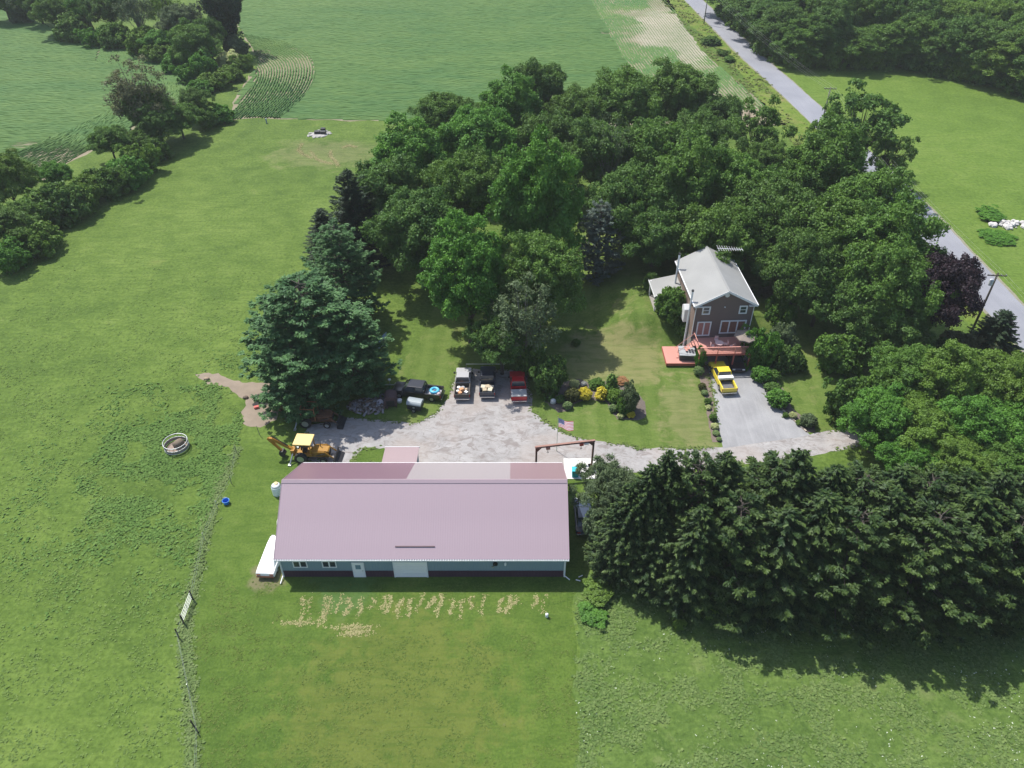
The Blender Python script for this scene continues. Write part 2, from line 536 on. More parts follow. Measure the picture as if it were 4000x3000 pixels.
# soybean fields -----------------------------------------------------------
t = NT('field_soil')
c = t.ramp(t.noise(.4, 5, .7), [(.3, (.20, .165, .115)), (.7, (.32, .27, .20))])
bare = t.math('ADD', t.spot(*P(2640, 130).xy, 10, 34, 1.6, .7), t.math('MULTIPLY', t.math('SUBTRACT', t.noise(.15, 5, .6), .5), 1.0))
c = t.mix(t.ramp(bare, [(.35, .0), (.7, 1.0)]), c, (.33, .295, .235))
c = t.mix(t.ramp(t.noise(.05, 5, .6), [(.42, .0), (.58, .35)]), c, (.09, .14, .06))
t.color(c); t.rough(.95, .1); t.bump(t.noise(1.5, 5), .5, .1)
field_soil = t.m
FU = [P(905, 470), P(980, 462), P(1300, 468), P(1580, 474), P(2000, 490), P(2500, 500), P(2880, 500), P(3080, 490)] + [(x - 9.5 - 2.5 * math.sin(y * .035), y) for x, y in zip(RX, RY) if 186 < y < 330] + [(-80, 330), P(800, 0), P(900, 60), P(985, 190), P(1010, 240), P(960, 320), P(915, 390)]
sheet('field', FU, .008, field_soil, amp=.5, step=2, seed=21)
FL = [P(-250, 890), P(60, 760), P(150, 715), P(300, 620), P(430, 560), P(560, 480), P(700, 425), P(760, 360), P(750, 305), P(700, 270), P(560, 215), P(430, 175), P(250, 125), P(120, 75), P(0, 30), P(-300, -60), P(-500, 200)]
sheet('field', FL, .008, field_soil, amp=.5, step=2, seed=22)

rng = np.random.default_rng(5)


def smooth_noise(X, Y, s, seed):
    """cheap value noise, 0..1"""
    r = np.random.default_rng(seed)
    G = r.random((97, 97))
    x, y = X * s, Y * s
    xi, yi = np.floor(x).astype(int), np.floor(y).astype(int)
    fx, fy = x - xi, y - yi
    fx, fy = fx * fx * (3 - 2 * fx), fy * fy * (3 - 2 * fy)
    g = lambda a, b: G[a % 97, b % 97]
    return (g(xi, yi) * (1 - fx) + g(xi + 1, yi) * fx) * (1 - fy) + (g(xi, yi + 1) * (1 - fx) + g(xi + 1, yi + 1) * fx) * fy


def fbm(X, Y, s, seed, o=3):
    return sum(smooth_noise(X, Y, s * 2 ** k, seed + k) * .5 ** k for k in range(o)) / sum(.5 ** k for k in range(o))


def row_strips(name, lines, mask, mat, seg, hw, hh, parent=None):
    """each line (n,2) becomes a row of leafy clumps: a ridge of uneven width, height and gaps"""
    Vs, Fs, Ts = [], [], []
    off = 0
    for ln in lines:
        d = np.linalg.norm(np.diff(ln, axis=0), axis=1)
        s = np.concatenate([[0], np.cumsum(d)])
        n = int(s[-1] / seg)
        if n < 2: continue
        q = np.linspace(0, s[-1], n)
        x, y = np.interp(q, s, ln[:, 0]), np.interp(q, s, ln[:, 1])
        dx, dy = np.gradient(x), np.gradient(y)
        l = np.hypot(dx, dy) + 1e-9
        nx, ny = -dy / l, dx / l
        m, dens = mask(x, y)
        w = hw * (.75 + .5 * rng.random(n)) * dens
        h = hh * (.6 + .7 * rng.random(n)) * (.3 + .7 * dens)
        off_c = rng.normal(0, .05, n)
        V = np.stack([np.stack([x + nx * (-w + off_c), y + ny * (-w + off_c), np.full(n, .01)], 1),
                      np.stack([x + nx * (-w * .45 + off_c), y + ny * (-w * .45 + off_c), h * (.85 + .3 * rng.random(n))], 1),
                      np.stack([x + nx * (w * .45 + off_c), y + ny * (w * .45 + off_c), h * (.85 + .3 * rng.random(n))], 1),
                      np.stack([x + nx * (w + off_c), y + ny * (w + off_c), np.full(n, .01)], 1)], 1).reshape(-1, 3)
        ok = m[:-1] & m[1:] & (dens[:-1] > .12)
        i = np.nonzero(ok)[0]
        if len(i) == 0: continue
        F = np.concatenate([np.stack([i * 4 + k, i * 4 + k + 1, (i + 1) * 4 + k + 1, (i + 1) * 4 + k], 1) for k in range(3)])
        Vs.append(V); Fs.append(F + off); off += len(V)
        Ts.append(np.tile(rng.random(len(i)), 3))
    return np_mesh(name, np.concatenate(Vs), np.concatenate(Fs), mat, np.concatenate(Ts), parent)


def soy_mat():
    t = NT('soybean_leaves')
    a = t.noise(.02, 5, .6, .4, (1, 2.2, 1))
    b = t.noise(.25, 5, .7, 0, (.35, 1.5, 1))
    k = t.mix(.45, a, b)
    c = t.ramp(k, [(.3, (.050, .128, .036)), (.5, (.082, .156, .038)), (.7, (.118, .192, .048))])
    c = t.mix(t.math('MULTIPLY', t.attr('tint'), .35), c, (.045, .12, .035))
    c = t.mix(t.ramp(t.noise(.035, 4, .6), [(.60, 0.0), (.78, .35)]), c, (.15, .22, .07))
    t.color(c); t.rough(.8, .2)
    return t.m


soy = soy_mat()


def catmull(pts, n=80):
    p = [Vector(q[:2]) for q in pts]
    p = [p[0] * 2 - p[1]] + p + [p[-1] * 2 - p[-2]]
    out = []
    for i in range(1, len(p) - 2):
        for k in range(n // (len(p) - 3)):
            t = k / (n // (len(p) - 3))
            a, b, c_, d = p[i - 1], p[i], p[i + 1], p[i + 2]
            q = .5 * ((2 * b) + (c_ - a) * t + (2 * a - 5 * b + 4 * c_ - d) * t * t + (3 * b - a - 3 * c_ + d) * t ** 3)
            out.append(q)
    out.append(p[-2])
    o = np.array([(q.x, q.y) for q in out])
    s = np.concatenate([[0], np.cumsum(np.linalg.norm(np.diff(o, axis=0), axis=1))])
    u = np.linspace(0, s[-1], n)
    return np.stack([np.interp(u, s, o[:, 0]), np.interp(u, s, o[:, 1])], 1)


# upper field: curved headland rows at its left end, long rows elsewhere
oU = catmull([P(1085, 470), P(1175, 390), P(1222, 320), P(1228, 250), P(1190, 200), P(1100, 165), P(940, 130)])
iU = catmull([P(860, 480), P(930, 420), P(985, 350), P(1010, 290), P(990, 250), P(960, 225), P(900, 205)])
nU = 21
curvU = [oU * (1 - k / nU) + iU * (k / nU) for k in range(nU + 1)]
hu = [tuple(p) for p in curvU[1]] + [tuple(p) for p in iU[::-1]]


def mask_u(x, y):
    m = inside(FU, x, y)
    bx, by = P(2640, 130).xy
    r = np.hypot((x - bx) * 1.6, (y - by) * .7)
    dens = np.clip((r - 16) / 12 + (fbm(x, y, .12, 3) - .5) * 4.5, .13, 1)
    dens = dens * (.93 + .14 * fbm(x, y, .03, 9))
    hx, hy = P(2960, 420).xy
    dens = np.minimum(dens, np.clip(np.hypot(x - hx, (y - hy) * .8) / 22 + (fbm(x, y, .15, 4) - .5) * 1.5, .42, 1))
    return m, np.clip(dens, 0, 1.05)


xs = np.arange(-125, 75, 2.0)
longU = [np.stack([xs, np.full(len(xs), y0) + 1.2 * np.sin(xs * .02 + .3) + .5 * np.sin(xs * .05 + 1)], 1) for y0 in np.arange(166, 330, .80)]
# right part of the upper field is sown along the road
rowsU2 = [np.array([(float(road_x(y)) - 10 - k * .8, y) for y in np.arange(176, 326, 3.0)]) for k in range(32)]
edge = 10 + 32 * .8


def mask_u_long(x, y):
    m, d = mask_u(x, y)
    rx = road_x(y)
    return m & ~inside(hu, x, y) & (x < rx - edge + 1.2), d


def mask_u_head(x, y):
    m, d = mask_u(x, y)
    d = d * np.clip(.72 + (fbm(x, y, .1, 14) - .5) * 1.2, .3, .92)
    return m, d


tag(row_strips('soybean_rows', longU, mask_u_long, soy, 1.0, .385, .26), 'long green rows of soybeans in the field behind the grove', 'crop rows', None, 'stuff')
tag(row_strips('soybean_rows', curvU, mask_u_head, soy, .6, .23, .50), 'soybean rows curving round the left end of the far field', 'crop rows', None, 'stuff')
tag(row_strips('soybean_rows', rowsU2, mask_u, soy, 1.0, .31, .36), 'thin soybean rows beside the road with pale bare soil showing', 'crop rows', None, 'stuff')
# left field
oL = catmull([P(-250, 880), P(60, 755), P(300, 612), P(560, 472), P(700, 418), P(752, 355), P(742, 308), P(695, 277), P(560, 225), P(400, 180)], 120)
iL = catmull([P(-300, 690), P(20, 610), P(230, 530), P(440, 430), P(560, 385), P(620, 350), P(640, 325), P(600, 305), P(500, 275), P(380, 240)], 120)
nL = 24
curvL = [oL * (1 - k / nL) + iL * (k / nL) for k in range(nL + 1)]
hl = [tuple(p) for p in oL] + [tuple(p) for p in curvL[-2][::-1]]


def mask_l(x, y):
    m = inside(FL, x, y)
    bx, by = P(290, 625).xy
    dens = np.clip(np.hypot((x - bx) * .45, (y - by)) / 12 + (fbm(x, y, .2, 5) - .5) * 1.8, .22, 1)
    return m, dens * (.9 + .2 * fbm(x, y, .05, 6))


xs = np.arange(-260, -40, 2.0)
longL = [np.stack([xs, np.full(len(xs), y0) + 1.5 * np.sin(xs * .03) ], 1) for y0 in np.arange(112, 330, .80)]
tag(row_strips('soybean_rows', longL, lambda x, y: (mask_l(x, y)[0] & ~inside(hl, x, y), mask_l(x, y)[1]), soy, 1.0, .375, .28), 'dense soybean rows filling the field left of the hedgerow', 'crop rows', None, 'stuff')
tag(row_strips('soybean_rows', curvL, lambda x, y: (mask_l(x, y)[0], mask_l(x, y)[1] * .86), soy, .7, .32, .42), 'soybean rows bending along the hedgerow edge of the left field', 'crop rows', None, 'stuff')


# grass tufts ----------------------------------------------------------------
def tufts(name, x, y, size, mat, label, tint=None, lean=.20, cat='grass', per=3):
    n = len(x)
    X, Y = np.tile(x, per) + rng.normal(0, .45, n * per) * np.tile(size, per), np.tile(y, per) + rng.normal(0, .45, n * per) * np.tile(size, per)
    sz = np.tile(size, per) * (.6 + .7 * rng.random(n * per))
    Cn = np.stack([X, Y, sz * (.15 + .25 * rng.random(n * per))], 1)
    N = np.stack([rng.normal(0, lean, n * per), rng.normal(0, lean, n * per), np.ones(n * per)], 1)
    V, F = cards(Cn, N, sz, rng, 1.6, droop=.22)
    ti = rng.random(n) if tint is None else tint
    o = np_mesh(name, V, F, mat, np.clip(np.tile(ti, per) + rng.normal(0, .15, n * per), 0, 1))
    return tag(o, label, cat, None, 'stuff')


def tuft_mat(name, dark, light):
    t = NT(name)
    if light[1] < .3: dark, light = (tuple(v * .86 for v in q) for q in (dark, light))
    k = t.math('ADD', t.math('MULTIPLY', t.attr('tint'), .5), t.math('MULTIPLY', t.noise(.12, 4), .55), True)
    c = t.ramp(k, [(.2, dark), (.85, light)])
    t.color(c)
    t.rough(.9, .1)
    return t.m


def scatter(x0, x1, y0, y1, n, poly=None, notin=(), clump=None, th=.5):
    x, y = rng.uniform(x0, x1, n), rng.uniform(y0, y1, n)
    k = np.ones(n, bool)
    if poly is not None: k &= inside(poly, x, y)
    for q in notin: k &= ~inside(q, x, y)
    if clump: k &= rng.random(n) < np.clip((fbm(x, y, clump[0], clump[1]) - th + .12) * 3.2, .02, .95)
    return x[k], y[k]


BARN = [(-22.3, 44.9), (5.5, 44.9), (5.5, 58.5), (-22.3, 58.5)]
PAST = [(-60, 24), P(745, 3060).xy, P(735, 2700).xy, P(712, 2480).xy, P(745, 2300).xy, P(800, 2080).xy, P(850, 1900).xy, P(925, 1745).xy, P(950, 1650).xy, P(900, 1520).xy, P(760, 1462).xy, P(1000, 1450).xy, P(1200, 1000).xy, P(1250, 700).xy, P(700, 520).xy, P(-200, 1150).xy]
gm = tuft_mat('pasture_tufts', (.095, .165, .038), (.175, .255, .070))
x, y = scatter(-75, 0, 24, 115, 70000, PAST, (), (.5, 31), .50)
k_ = rng.random(len(x)) < np.clip((112 - y) / 50, 0, 1)
x, y = x[k_], y[k_]
tufts('grass_tufts', x, y, .12 + .07 * rng.random(len(x)), gm, 'rough clumpy pasture grass left of the fence line')
wm = tuft_mat('weed_leaves', (.080, .160, .036), (.145, .240, .062))
WEED = [P(520, 1620), P(760, 1480), P(950, 1560), P(960, 1660), P(925, 1745), P(850, 1960), P(790, 2090), P(500, 2100), P(300, 1900), P(420, 1700)]
wc_ = P(700, 1780)
x, y = wc_.x + rng.normal(0, 6.5, 30000) + 1.5, wc_.y + rng.normal(0, 7.0, 30000)
k_ = inside(PAST, x, y) & (rng.random(len(x)) < np.clip((fbm(x, y, .35, 12) - .42) * 4, .0, .9))
x, y = x[k_], y[k_]
dd = np.hypot(x - P(692, 1733).x, y - P(692, 1733).y) > 2.0
tufts('weed_patch', x[dd], y[dd], .16 + .16 * rng.random(dd.sum()), wm, 'dark green weeds growing thick around the round bale feeder', cat='weeds')
fx, fy = [], []
for a, b in zip([P(925, 1745), P(850, 1900), P(800, 2080), P(745, 2300), P(712, 2480), P(735, 2700)], [P(850, 1900), P(800, 2080), P(745, 2300), P(712, 2480), P(735, 2700), P(745, 3060)]):
    n = 420
    q = rng.random(n)
    fx.append(a.x + (b.x - a.x) * q + rng.normal(.15, .30, n)); fy.append(a.y + (b.y - a.y) * q + rng.normal(0, .45, n))
fx, fy = np.concatenate(fx), np.concatenate(fy)
tufts('fence_line_grass', fx, fy, .14 + .14 * rng.random(len(fx)), tuft_mat('tall_grass', (.11, .175, .052), (.185, .245, .095)), 'taller pale grass growing up along the fence line')
x, y = scatter(4, 48, 24, 46, 34000, ROUGH, (), (.6, 41), .52)
tufts('grass_tufts', x, y, .15 + .1 * rng.random(len(x)), tuft_mat('meadow_tufts', (.090, .155, .042), (.175, .245, .080)), 'pale rough grass below the spruce row')
x, y = scatter(4, 48, 24, 42, 2600, ROUGH, (), (.2, 77), .56)
tufts('clover_flowers', x, y, .04 + .04 * rng.random(len(x)), plain('white_flowers', (.62, .66, .55), .8), 'tiny white flowers dotted through the lower right meadow', cat='flowers')
x, y = scatter(-28, 8, 24, 45, 26000, LAWN, (BARN,), (.8, 51), .53)
k_ = rng.random(len(x)) < np.where((y > 39.3) & (y < 43.8) & (x > -21), .15, 1)
x, y = x[k_], y[k_]
tufts('lawn_tufts', x, y, .08 + .06 * rng.random(len(x)), tuft_mat('lawn_tuft', (.080, .135, .026), (.145, .195, .048)), 'short uneven mown grass in front of the long barn')
# grass creeping over the edges of the yard and drives
ex, ey = [], []
for poly in (YARD, DRIVE, GP):
    q_ = rough_poly(poly, .5, .22, 11)
    for a, b in zip(q_, q_[1:] + q_[:1]):
        if (b - a).length > 3: continue
        n = 7
        ex.append(a.x + (b.x - a.x) * rng.random(n) + rng.normal(0, .16, n)); ey.append(a.y + (b.y - a.y) * rng.random(n) + rng.normal(0, .16, n))
ex, ey = np.concatenate(ex), np.concatenate(ey)
k_ = (rng.random(len(ex)) < np.clip((fbm(ex, ey, .5, 88) - .3) * 2.6, 0, 1)) & ~((ex > 23) & (ex < 36.5) & (ey > 61.5) & (ey < 67.5)) & ~((ex > -6) & (ey < 60.5)) & ~inside(BARN, ex, ey)
tufts('edge_grass', ex[k_], ey[k_], .14 + .16 * rng.random(k_.sum()), tuft_mat('edge_tufts', (.085, .14, .03), (.17, .22, .07)), 'ragged grass creeping over the edges of the gravel yard and driveway')
# straw streaks left by the trenches in front of the barn
sx, sy = [], []
rr = random.Random(3)
for px in [1180, 1215, 1262, 1282, 1325, 1362, 1405, 1450, 1500, 1520, 1560, 1605, 1640, 1690, 1715, 1765, 1800, 1838, 1880, 1950, 1985, 2010, 2090, 2125]:
    a, b = P(px + rr.uniform(4, 14), 2325 + rr.uniform(-8, 12)), P(px - rr.uniform(0, 16), 2395 + rr.uniform(-25, 20) + (55 if px < 1300 else 0))
    n = int(85 * rr.uniform(.2, 1.3))
    q = rng.random(n)
    sx.append(a.x + (b.x - a.x) * q + rng.normal(0, .11, n) * (.5 + rng.random(n)) + .14 * np.sin(q * 6 + px)); sy.append(a.y + (b.y - a.y) * q + rng.normal(0, .1, n))
for _ in range(5):
    a = P(rr.uniform(1150, 1500), rr.uniform(2430, 2480)); n = 90
    sx.append(a.x + rng.normal(0, .8, n)); sy.append(a.y + rng.normal(0, .12, n))
for pts_ in ([(1215, 590), (1235, 620), (1262, 632), (1300, 640)], [(1292, 590), (1290, 610), (1310, 630), (1322, 648)], [(1180, 560), (1165, 585), (1180, 600), (1220, 618)], [(1340, 575), (1365, 568), (1390, 575)]):
    for a, b in zip(pts_[:-1], pts_[1:]):
        a, b = P(*a), P(*b); n = 220
        q = rng.random(n)
        sx.append(a.x + (b.x - a.x) * q + rng.normal(0, .22, n)); sy.append(a.y + (b.y - a.y) * q + rng.normal(0, .3, n))
sx, sy = np.concatenate(sx), np.concatenate(sy)
tufts('straw_streaks', sx, sy, .07 + .06 * rng.random(len(sx)), tuft_mat('straw', (.20, .20, .08), (.42, .38, .20)), 'pale straw streaks across the lawn in front of the barn', cat='straw')
x, y = scatter(30, 75, 150, 330, 16000, [(a, b) for a, b in zip(RX - 11.5, RY)] + [(a, b) for a, b in list(zip(RX - 3.2, RY))[::-1]], (), (.2, 61), .5)
tufts('verge_weeds', x, y, .3 + .3 * rng.random(len(x)), tuft_mat('verge_weed', (.09, .14, .03), (.18, .20, .07)), 'yellow green weeds on the near verge of the road', cat='weeds')

# ================================================================ TREES AND SHRUBS
BARK = plain('bark', (.070, .060, .048), .9, var=.35, scale=2, bump=.8)
BARKG = plain('grey_bark', (.17, .165, .145), .9, var=.3, scale=2, bump=.8)
LM = {
    'mid': leaf_mat('leaves_mid_green', (.050, .122, .018), (.150, .280, .038), .26),
    'bright': leaf_mat('leaves_bright_green', (.050, .150, .018), (.145, .325, .036), .28, .12),
    'deep': leaf_mat('leaves_deep_green', (.042, .106, .020), (.124, .235, .038), .24),
    'lime': leaf_mat('leaves_yellow_green', (.085, .165, .018), (.175, .300, .040), .28),
    'grey': leaf_mat('leaves_grey_green', (.080, .125, .052), (.165, .225, .105), .34, .1),
    'purple': leaf_mat('leaves_purple', (.018, .011, .016), (.060, .034, .044), .12, .0),
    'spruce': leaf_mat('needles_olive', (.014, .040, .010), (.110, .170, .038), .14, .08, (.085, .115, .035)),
    'pine': leaf_mat('needles_blue_green', (.038, .105, .036), (.155, .300, .105), .28, .08),
    'blue': leaf_mat('needles_grey_blue', (.085, .12, .095), (.20, .255, .205), .25, .0),
    'dark': leaf_mat('needles_dark', (.016, .034, .018), (.050, .082, .034), .1, .05),
    'yellow': leaf_mat('leaves_gold', (.50, .43, .03), (.80, .70, .08), .3, .0),
    'olive': leaf_mat('leaves_olive', (.055, .065, .018), (.15, .16, .04), .25, .0),
    'cream': leaf_mat('leaves_cream', (.32, .38, .14), (.68, .70, .36), .3, .0),
    'hosta': leaf_mat('leaves_hosta', (.13, .22, .07), (.32, .42, .17), .3, .0),
    'orange': leaf_mat('flowers_orange', (.32, .17, .07), (.62, .36, .18), .3, .0),
    'rust': leaf_mat('leaves_rusty', (.085, .10, .042), (.20, .21, .10), .3, .0),
    'white': leaf_mat('flowers_white', (.4, .42, .38), (.75, .75, .7), .3, .0),
}


def limb_mesh(name, mat, ends, h0, base_r, zfork, seed, parent, wob=.25, n=6):
    """tapered trunk with limbs out to the given ends"""
    rr = random.Random(seed)
    m = MB()
    top = Vector((rr.uniform(-.3, .3), rr.uniform(-.3, .3), h0))
    tr = [Vector((0, 0, -.2)), Vector((0, 0, .3)), Vector((rr.uniform(-.1, .1), rr.uniform(-.1, .1), zfork)), top * .5 + Vector((0, 0, zfork * .5)), top]
    m.tube(tr, [base_r * 1.35, base_r, base_r * .78, base_r * .5, base_r * .12], 8)
    for e in ends:
        e = Vector(e)
        z = zfork + (e.z - zfork) * rr.uniform(.05, .35)
        z = max(zfork * .8, min(z, h0 * .7))
        a = Vector((0, 0, z))
        mid = a.lerp(e, .5) + Vector((rr.uniform(-wob, wob), rr.uniform(-wob, wob), rr.uniform(.0, wob * 2)))
        m.tube([a, mid, e], [base_r * .38, base_r * .22, base_r * .05], n, cap=False)
    return m.build(name, mat, parent, smooth=True)


def crown_points(seed, R0, cz, rz, nl, leaves, lr=(.17, .30), shell=(.60, .98), low=-.55, flat=1.0, irregular=.22, fill=.16, upbias=.35):
    r = np.random.default_rng(seed)
    i = np.arange(nl) + .5
    z = 1 - 2 * i / nl
    z = z * (1 - (low + 1) / 2) + (low + 1) / 2
    z = z + r.normal(0, .04, nl)
    z = np.clip(z, -.98, .98)
    ph = i * 2.39996 + r.normal(0, .35, nl)
    d = np.stack([np.cos(ph) * np.sqrt(1 - z * z), np.sin(ph) * np.sqrt(1 - z * z), z], 1)
    irr = 1 + irregular * (np.sin(d[:, 0] * 3.1 + seed) + np.cos(d[:, 1] * 2.7 + seed * 2) + np.sin(d[:, 2] * 4 + seed * .7)) / 2
    u = r.uniform(*shell, nl) * irr
    u[r.random(nl) < .2] *= .72
    Lr = r.uniform(*lr, nl) * R0
    Cn = np.stack([d[:, 0] * R0 * u, d[:, 1] * R0 * u, cz + d[:, 2] * rz * u * flat], 1)
    w = Lr ** 2
    cnt = np.maximum(8, (leaves * (1 - fill) * w / w.sum())).astype(int)
    idx = np.repeat(np.arange(nl), cnt)
    n = len(idx)
    ns = 13
    sd_ = unit(r.normal(size=(nl, ns, 3)).reshape(-1, 3) + np.repeat(d * .6 + np.array([0, 0, upbias]), ns, 0))
    sc_ = np.repeat(Cn, ns, 0) + sd_ * np.repeat(Lr, ns)[:, None] * np.array([1, 1, .75]) * r.uniform(.6, 1.05, nl * ns)[:, None]
    st_ = r.random(nl * ns)
    sid = idx * ns + r.integers(0, ns, n)
    dd = unit(r.normal(size=(n, 3)) + np.array([0, 0, upbias + .25]) + sd_[sid] * .6)
    rad = Lr[idx] * .40 * (.55 + .55 * r.random(n) ** .6)
    # small frayed sub clumps
    sub = r.normal(size=(n, 3)) * .026 * R0
    p = sc_[sid] + dd * rad[:, None] * np.array([1, 1, .7]) + sub
    N = dd * .85 + np.array([0, 0, .4]) + r.normal(size=(n, 3)) * .42
    tl = r.random(nl)
    tint = np.clip(tl[idx] * .35 + st_[sid] * .30 + r.random(n) * .40, 0, 1)
    nf = int(leaves * fill)
    q = unit(r.normal(size=(nf, 3))) * (r.random(nf) ** .4)[:, None] * .74
    pf = q * np.array([R0, R0, rz]) + np.array([0, 0, cz])
    return np.concatenate([p, pf]), np.concatenate([N, r.normal(size=(nf, 3))]), np.concatenate([tint, r.random(nf) * .6]), Cn


def broadleaf(seed, leaves=30000, size=.34, R0=6.0, h0=14.0, cz=8.2, rz=5.6, nl=90, nlimb=12, bark=None, base_r=.38, zf=2.6, **k):
    """an unlinked-to-place prototype: dict with crown and trunk meshes"""
    vase = k.pop('vase', False)
    p, N, ti, Cn = crown_points(seed, R0, cz, rz, nl, leaves, **k)
    if vase:
        for q in (p, Cn): q[:, :2] *= (.22 + .95 * np.clip(q[:, 2:3] / h0, 0, 1) ** 1.3)
    r = np.random.default_rng(seed + 99)
    V, F = cards(p, N, size * (.65 + .7 * r.random(len(p))), r, 1.35)
    cr = np_mesh('crown', V, F, LM['mid'], ti)
    ends = [tuple(c) for c in Cn[:: max(1, len(Cn) // nlimb)]][:nlimb]
    tk = limb_mesh('trunk', bark or BARK, ends, cz + rz * .5, base_r, zf, seed, None)
    return cr, tk


def conifer(seed, h0=15.0, R0=3.6, step=.40, per=11, size=.42, droop=.35, tipup=.15, zmin=.04, dens=4.2, power=.85, bark=None, jag=.25, flat=.35, spread=.30):
    r = np.random.default_rng(seed)
    P_, N_, T_, ti_ = [], [], [], []
    z = h0 * zmin
    rr = random.Random(seed)
    m = MB()
    m.tube([(0, 0, -.2), (0, 0, h0 * .5), (0, 0, h0 * .99)], [.24, .15, .02], 7)
    tall = 0
    while z < h0 - .15:
        q = 1 - z / h0
        L = R0 * (q ** power) * (1.0 if z > h0 * .12 else .82) + .12
        nb = max(4, int(per * (.45 + .55 * q)))
        a0 = r.random() * 6.28
        for b in range(nb):
            a = a0 + b * 2 * math.pi / nb + r.normal(0, .16)
            l = L * (1 - jag + jag * 1.6 * r.random())
            k = max(4, int(l * dens * 6.2))
            s = np.sort(r.random(k) ** .62)
            dirv = np.array([math.cos(a), math.sin(a)])
            side = np.array([-dirv[1], dirv[0]])
            w = (r.random(k) - .5) * 2 * spread * l * (1.15 - s) * (.4 + s) * 1.1
            zz = z + l * (tipup * s ** 2 * 1.6 - droop * s) + r.normal(0, .05, k) - .12 * np.abs(w)
            x = dirv[0] * l * s + side[0] * w
            y = dirv[1] * l * s + side[1] * w
            P_.append(np.stack([x, y, zz], 1))
            T = np.stack([dirv[0] + side[0] * np.sign(w) * .7, dirv[1] + side[1] * np.sign(w) * .7, np.full(k, -droop * .8)], 1)
            T_.append(T + r.normal(0, .2, (k, 3)))
            N_.append(np.stack([dirv[0] * .3 + r.normal(0, flat, k), dirv[1] * .3 + r.normal(0, flat, k), np.ones(k)], 1))
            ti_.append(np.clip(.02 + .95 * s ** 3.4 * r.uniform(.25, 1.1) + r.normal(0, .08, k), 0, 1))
            if q > .1 and b % 2 == 0:
                m.tube([(0, 0, z), (dirv[0] * l * .8, dirv[1] * l * .8, z - l * droop * .75)], [.045, .012], 4, cap=False)
        z += step * (.8 + .4 * r.random()) * (.6 + .4 * q)
    # needles right at the tip
    k = 60
    P_.append(np.stack([r.normal(0, .10, k), r.normal(0, .10, k), h0 - r.random(k) * .9], 1)); T_.append(np.tile([0, 0, 1.], (k, 1)) + r.normal(0, .3, (k, 3)))
    N_.append(r.normal(size=(k, 3))); ti_.append(r.random(k) * .6)
    Pn, T, N, ti = map(np.concatenate, (P_, T_, N_, ti_))
    V, F = cards(Pn, N, size * (.6 + .6 * r.random(len(Pn))), r, 3.4, T=T, droop=.10)
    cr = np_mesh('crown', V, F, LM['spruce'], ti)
    tk = m.build('trunk', bark or BARK, None, smooth=True)
    return cr, tk


def white_pine(seed, h0=16.0, R0=6.5, nb=120, size=.34):
    """long level boughs that carry feathery plates of needles"""
    r = np.random.default_rng(seed)
    P_, N_, T_, ti_ = [], [], [], []
    m = MB()
    m.tube([(0, 0, -.2), (.1, 0, h0 * .5), (0, 0, h0 * .97)], [.38, .24, .04], 8)
    for i in range(nb):
        q = (i + .5) / nb
        z = h0 * (.05 + .92 * q)
        prof = math.sin(min(1, (1 - q) * 1.25 + .12) * math.pi / 2) ** .9
        l = R0 * prof * r.uniform(.62, 1.12) + .3
        a = i * 2.39996 + r.normal(0, .2)
        dv = np.array([math.cos(a), math.sin(a)]); sd_ = np.array([-dv[1], dv[0]])
        rise = r.uniform(.02, .28)
        m.tube([(0, 0, z - .1), (dv[0] * l * .5, dv[1] * l * .5, z + l * rise * .25), (dv[0] * l * .92, dv[1] * l * .92, z + l * rise)], [.07, .05, .012], 4, cap=False)
        npl = max(4, int(l * 2.6))
        for j in range(npl):
            s = .28 + .75 * (j + r.random()) / npl
            w = r.normal(0, .17) * l * (1.1 - s * .6)
            c = np.array([dv[0] * l * s + sd_[0] * w, dv[1] * l * s + sd_[1] * w, z + l * rise * s ** 1.5 + r.normal(0, .1)])
            k = 36
            # plate: fan of needle tufts pointing outwards
            ang = a + math.atan2(w, l * .8) + r.normal(0, .5, k)
            rad = r.random(k) ** .6 * .62
            pts = c + np.stack([np.cos(ang) * rad, np.sin(ang) * rad, r.normal(0, .09, k) + rad * .15], 1)
            P_.append(pts)
            T_.append(np.stack([np.cos(ang), np.sin(ang), np.full(k, .25)], 1) + r.normal(0, .15, (k, 3)))
            N_.append(np.stack([r.normal(0, .4, k), r.normal(0, .4, k), np.ones(k)], 1))
            ti_.append(np.clip(r.uniform(.1, .75) * s + rad * .35 + r.normal(0, .1, k), 0, 1))
    Pn, T, N, ti = map(np.concatenate, (P_, T_, N_, ti_))
    V, F = cards(Pn, N, size * (.7 + .6 * r.random(len(Pn))), r, 2.3, T=T, droop=.1)
    return np_mesh('crown', V, F, LM['pine'], ti), m.build('trunk', BARK, None, smooth=True)


PROTO = {}


def proto(kind, pair):
    PROTO[kind] = [(o.name.split('.')[0], o.data) for o in pair if o]
    for o in pair:
        if o: bpy.data.objects.remove(o)


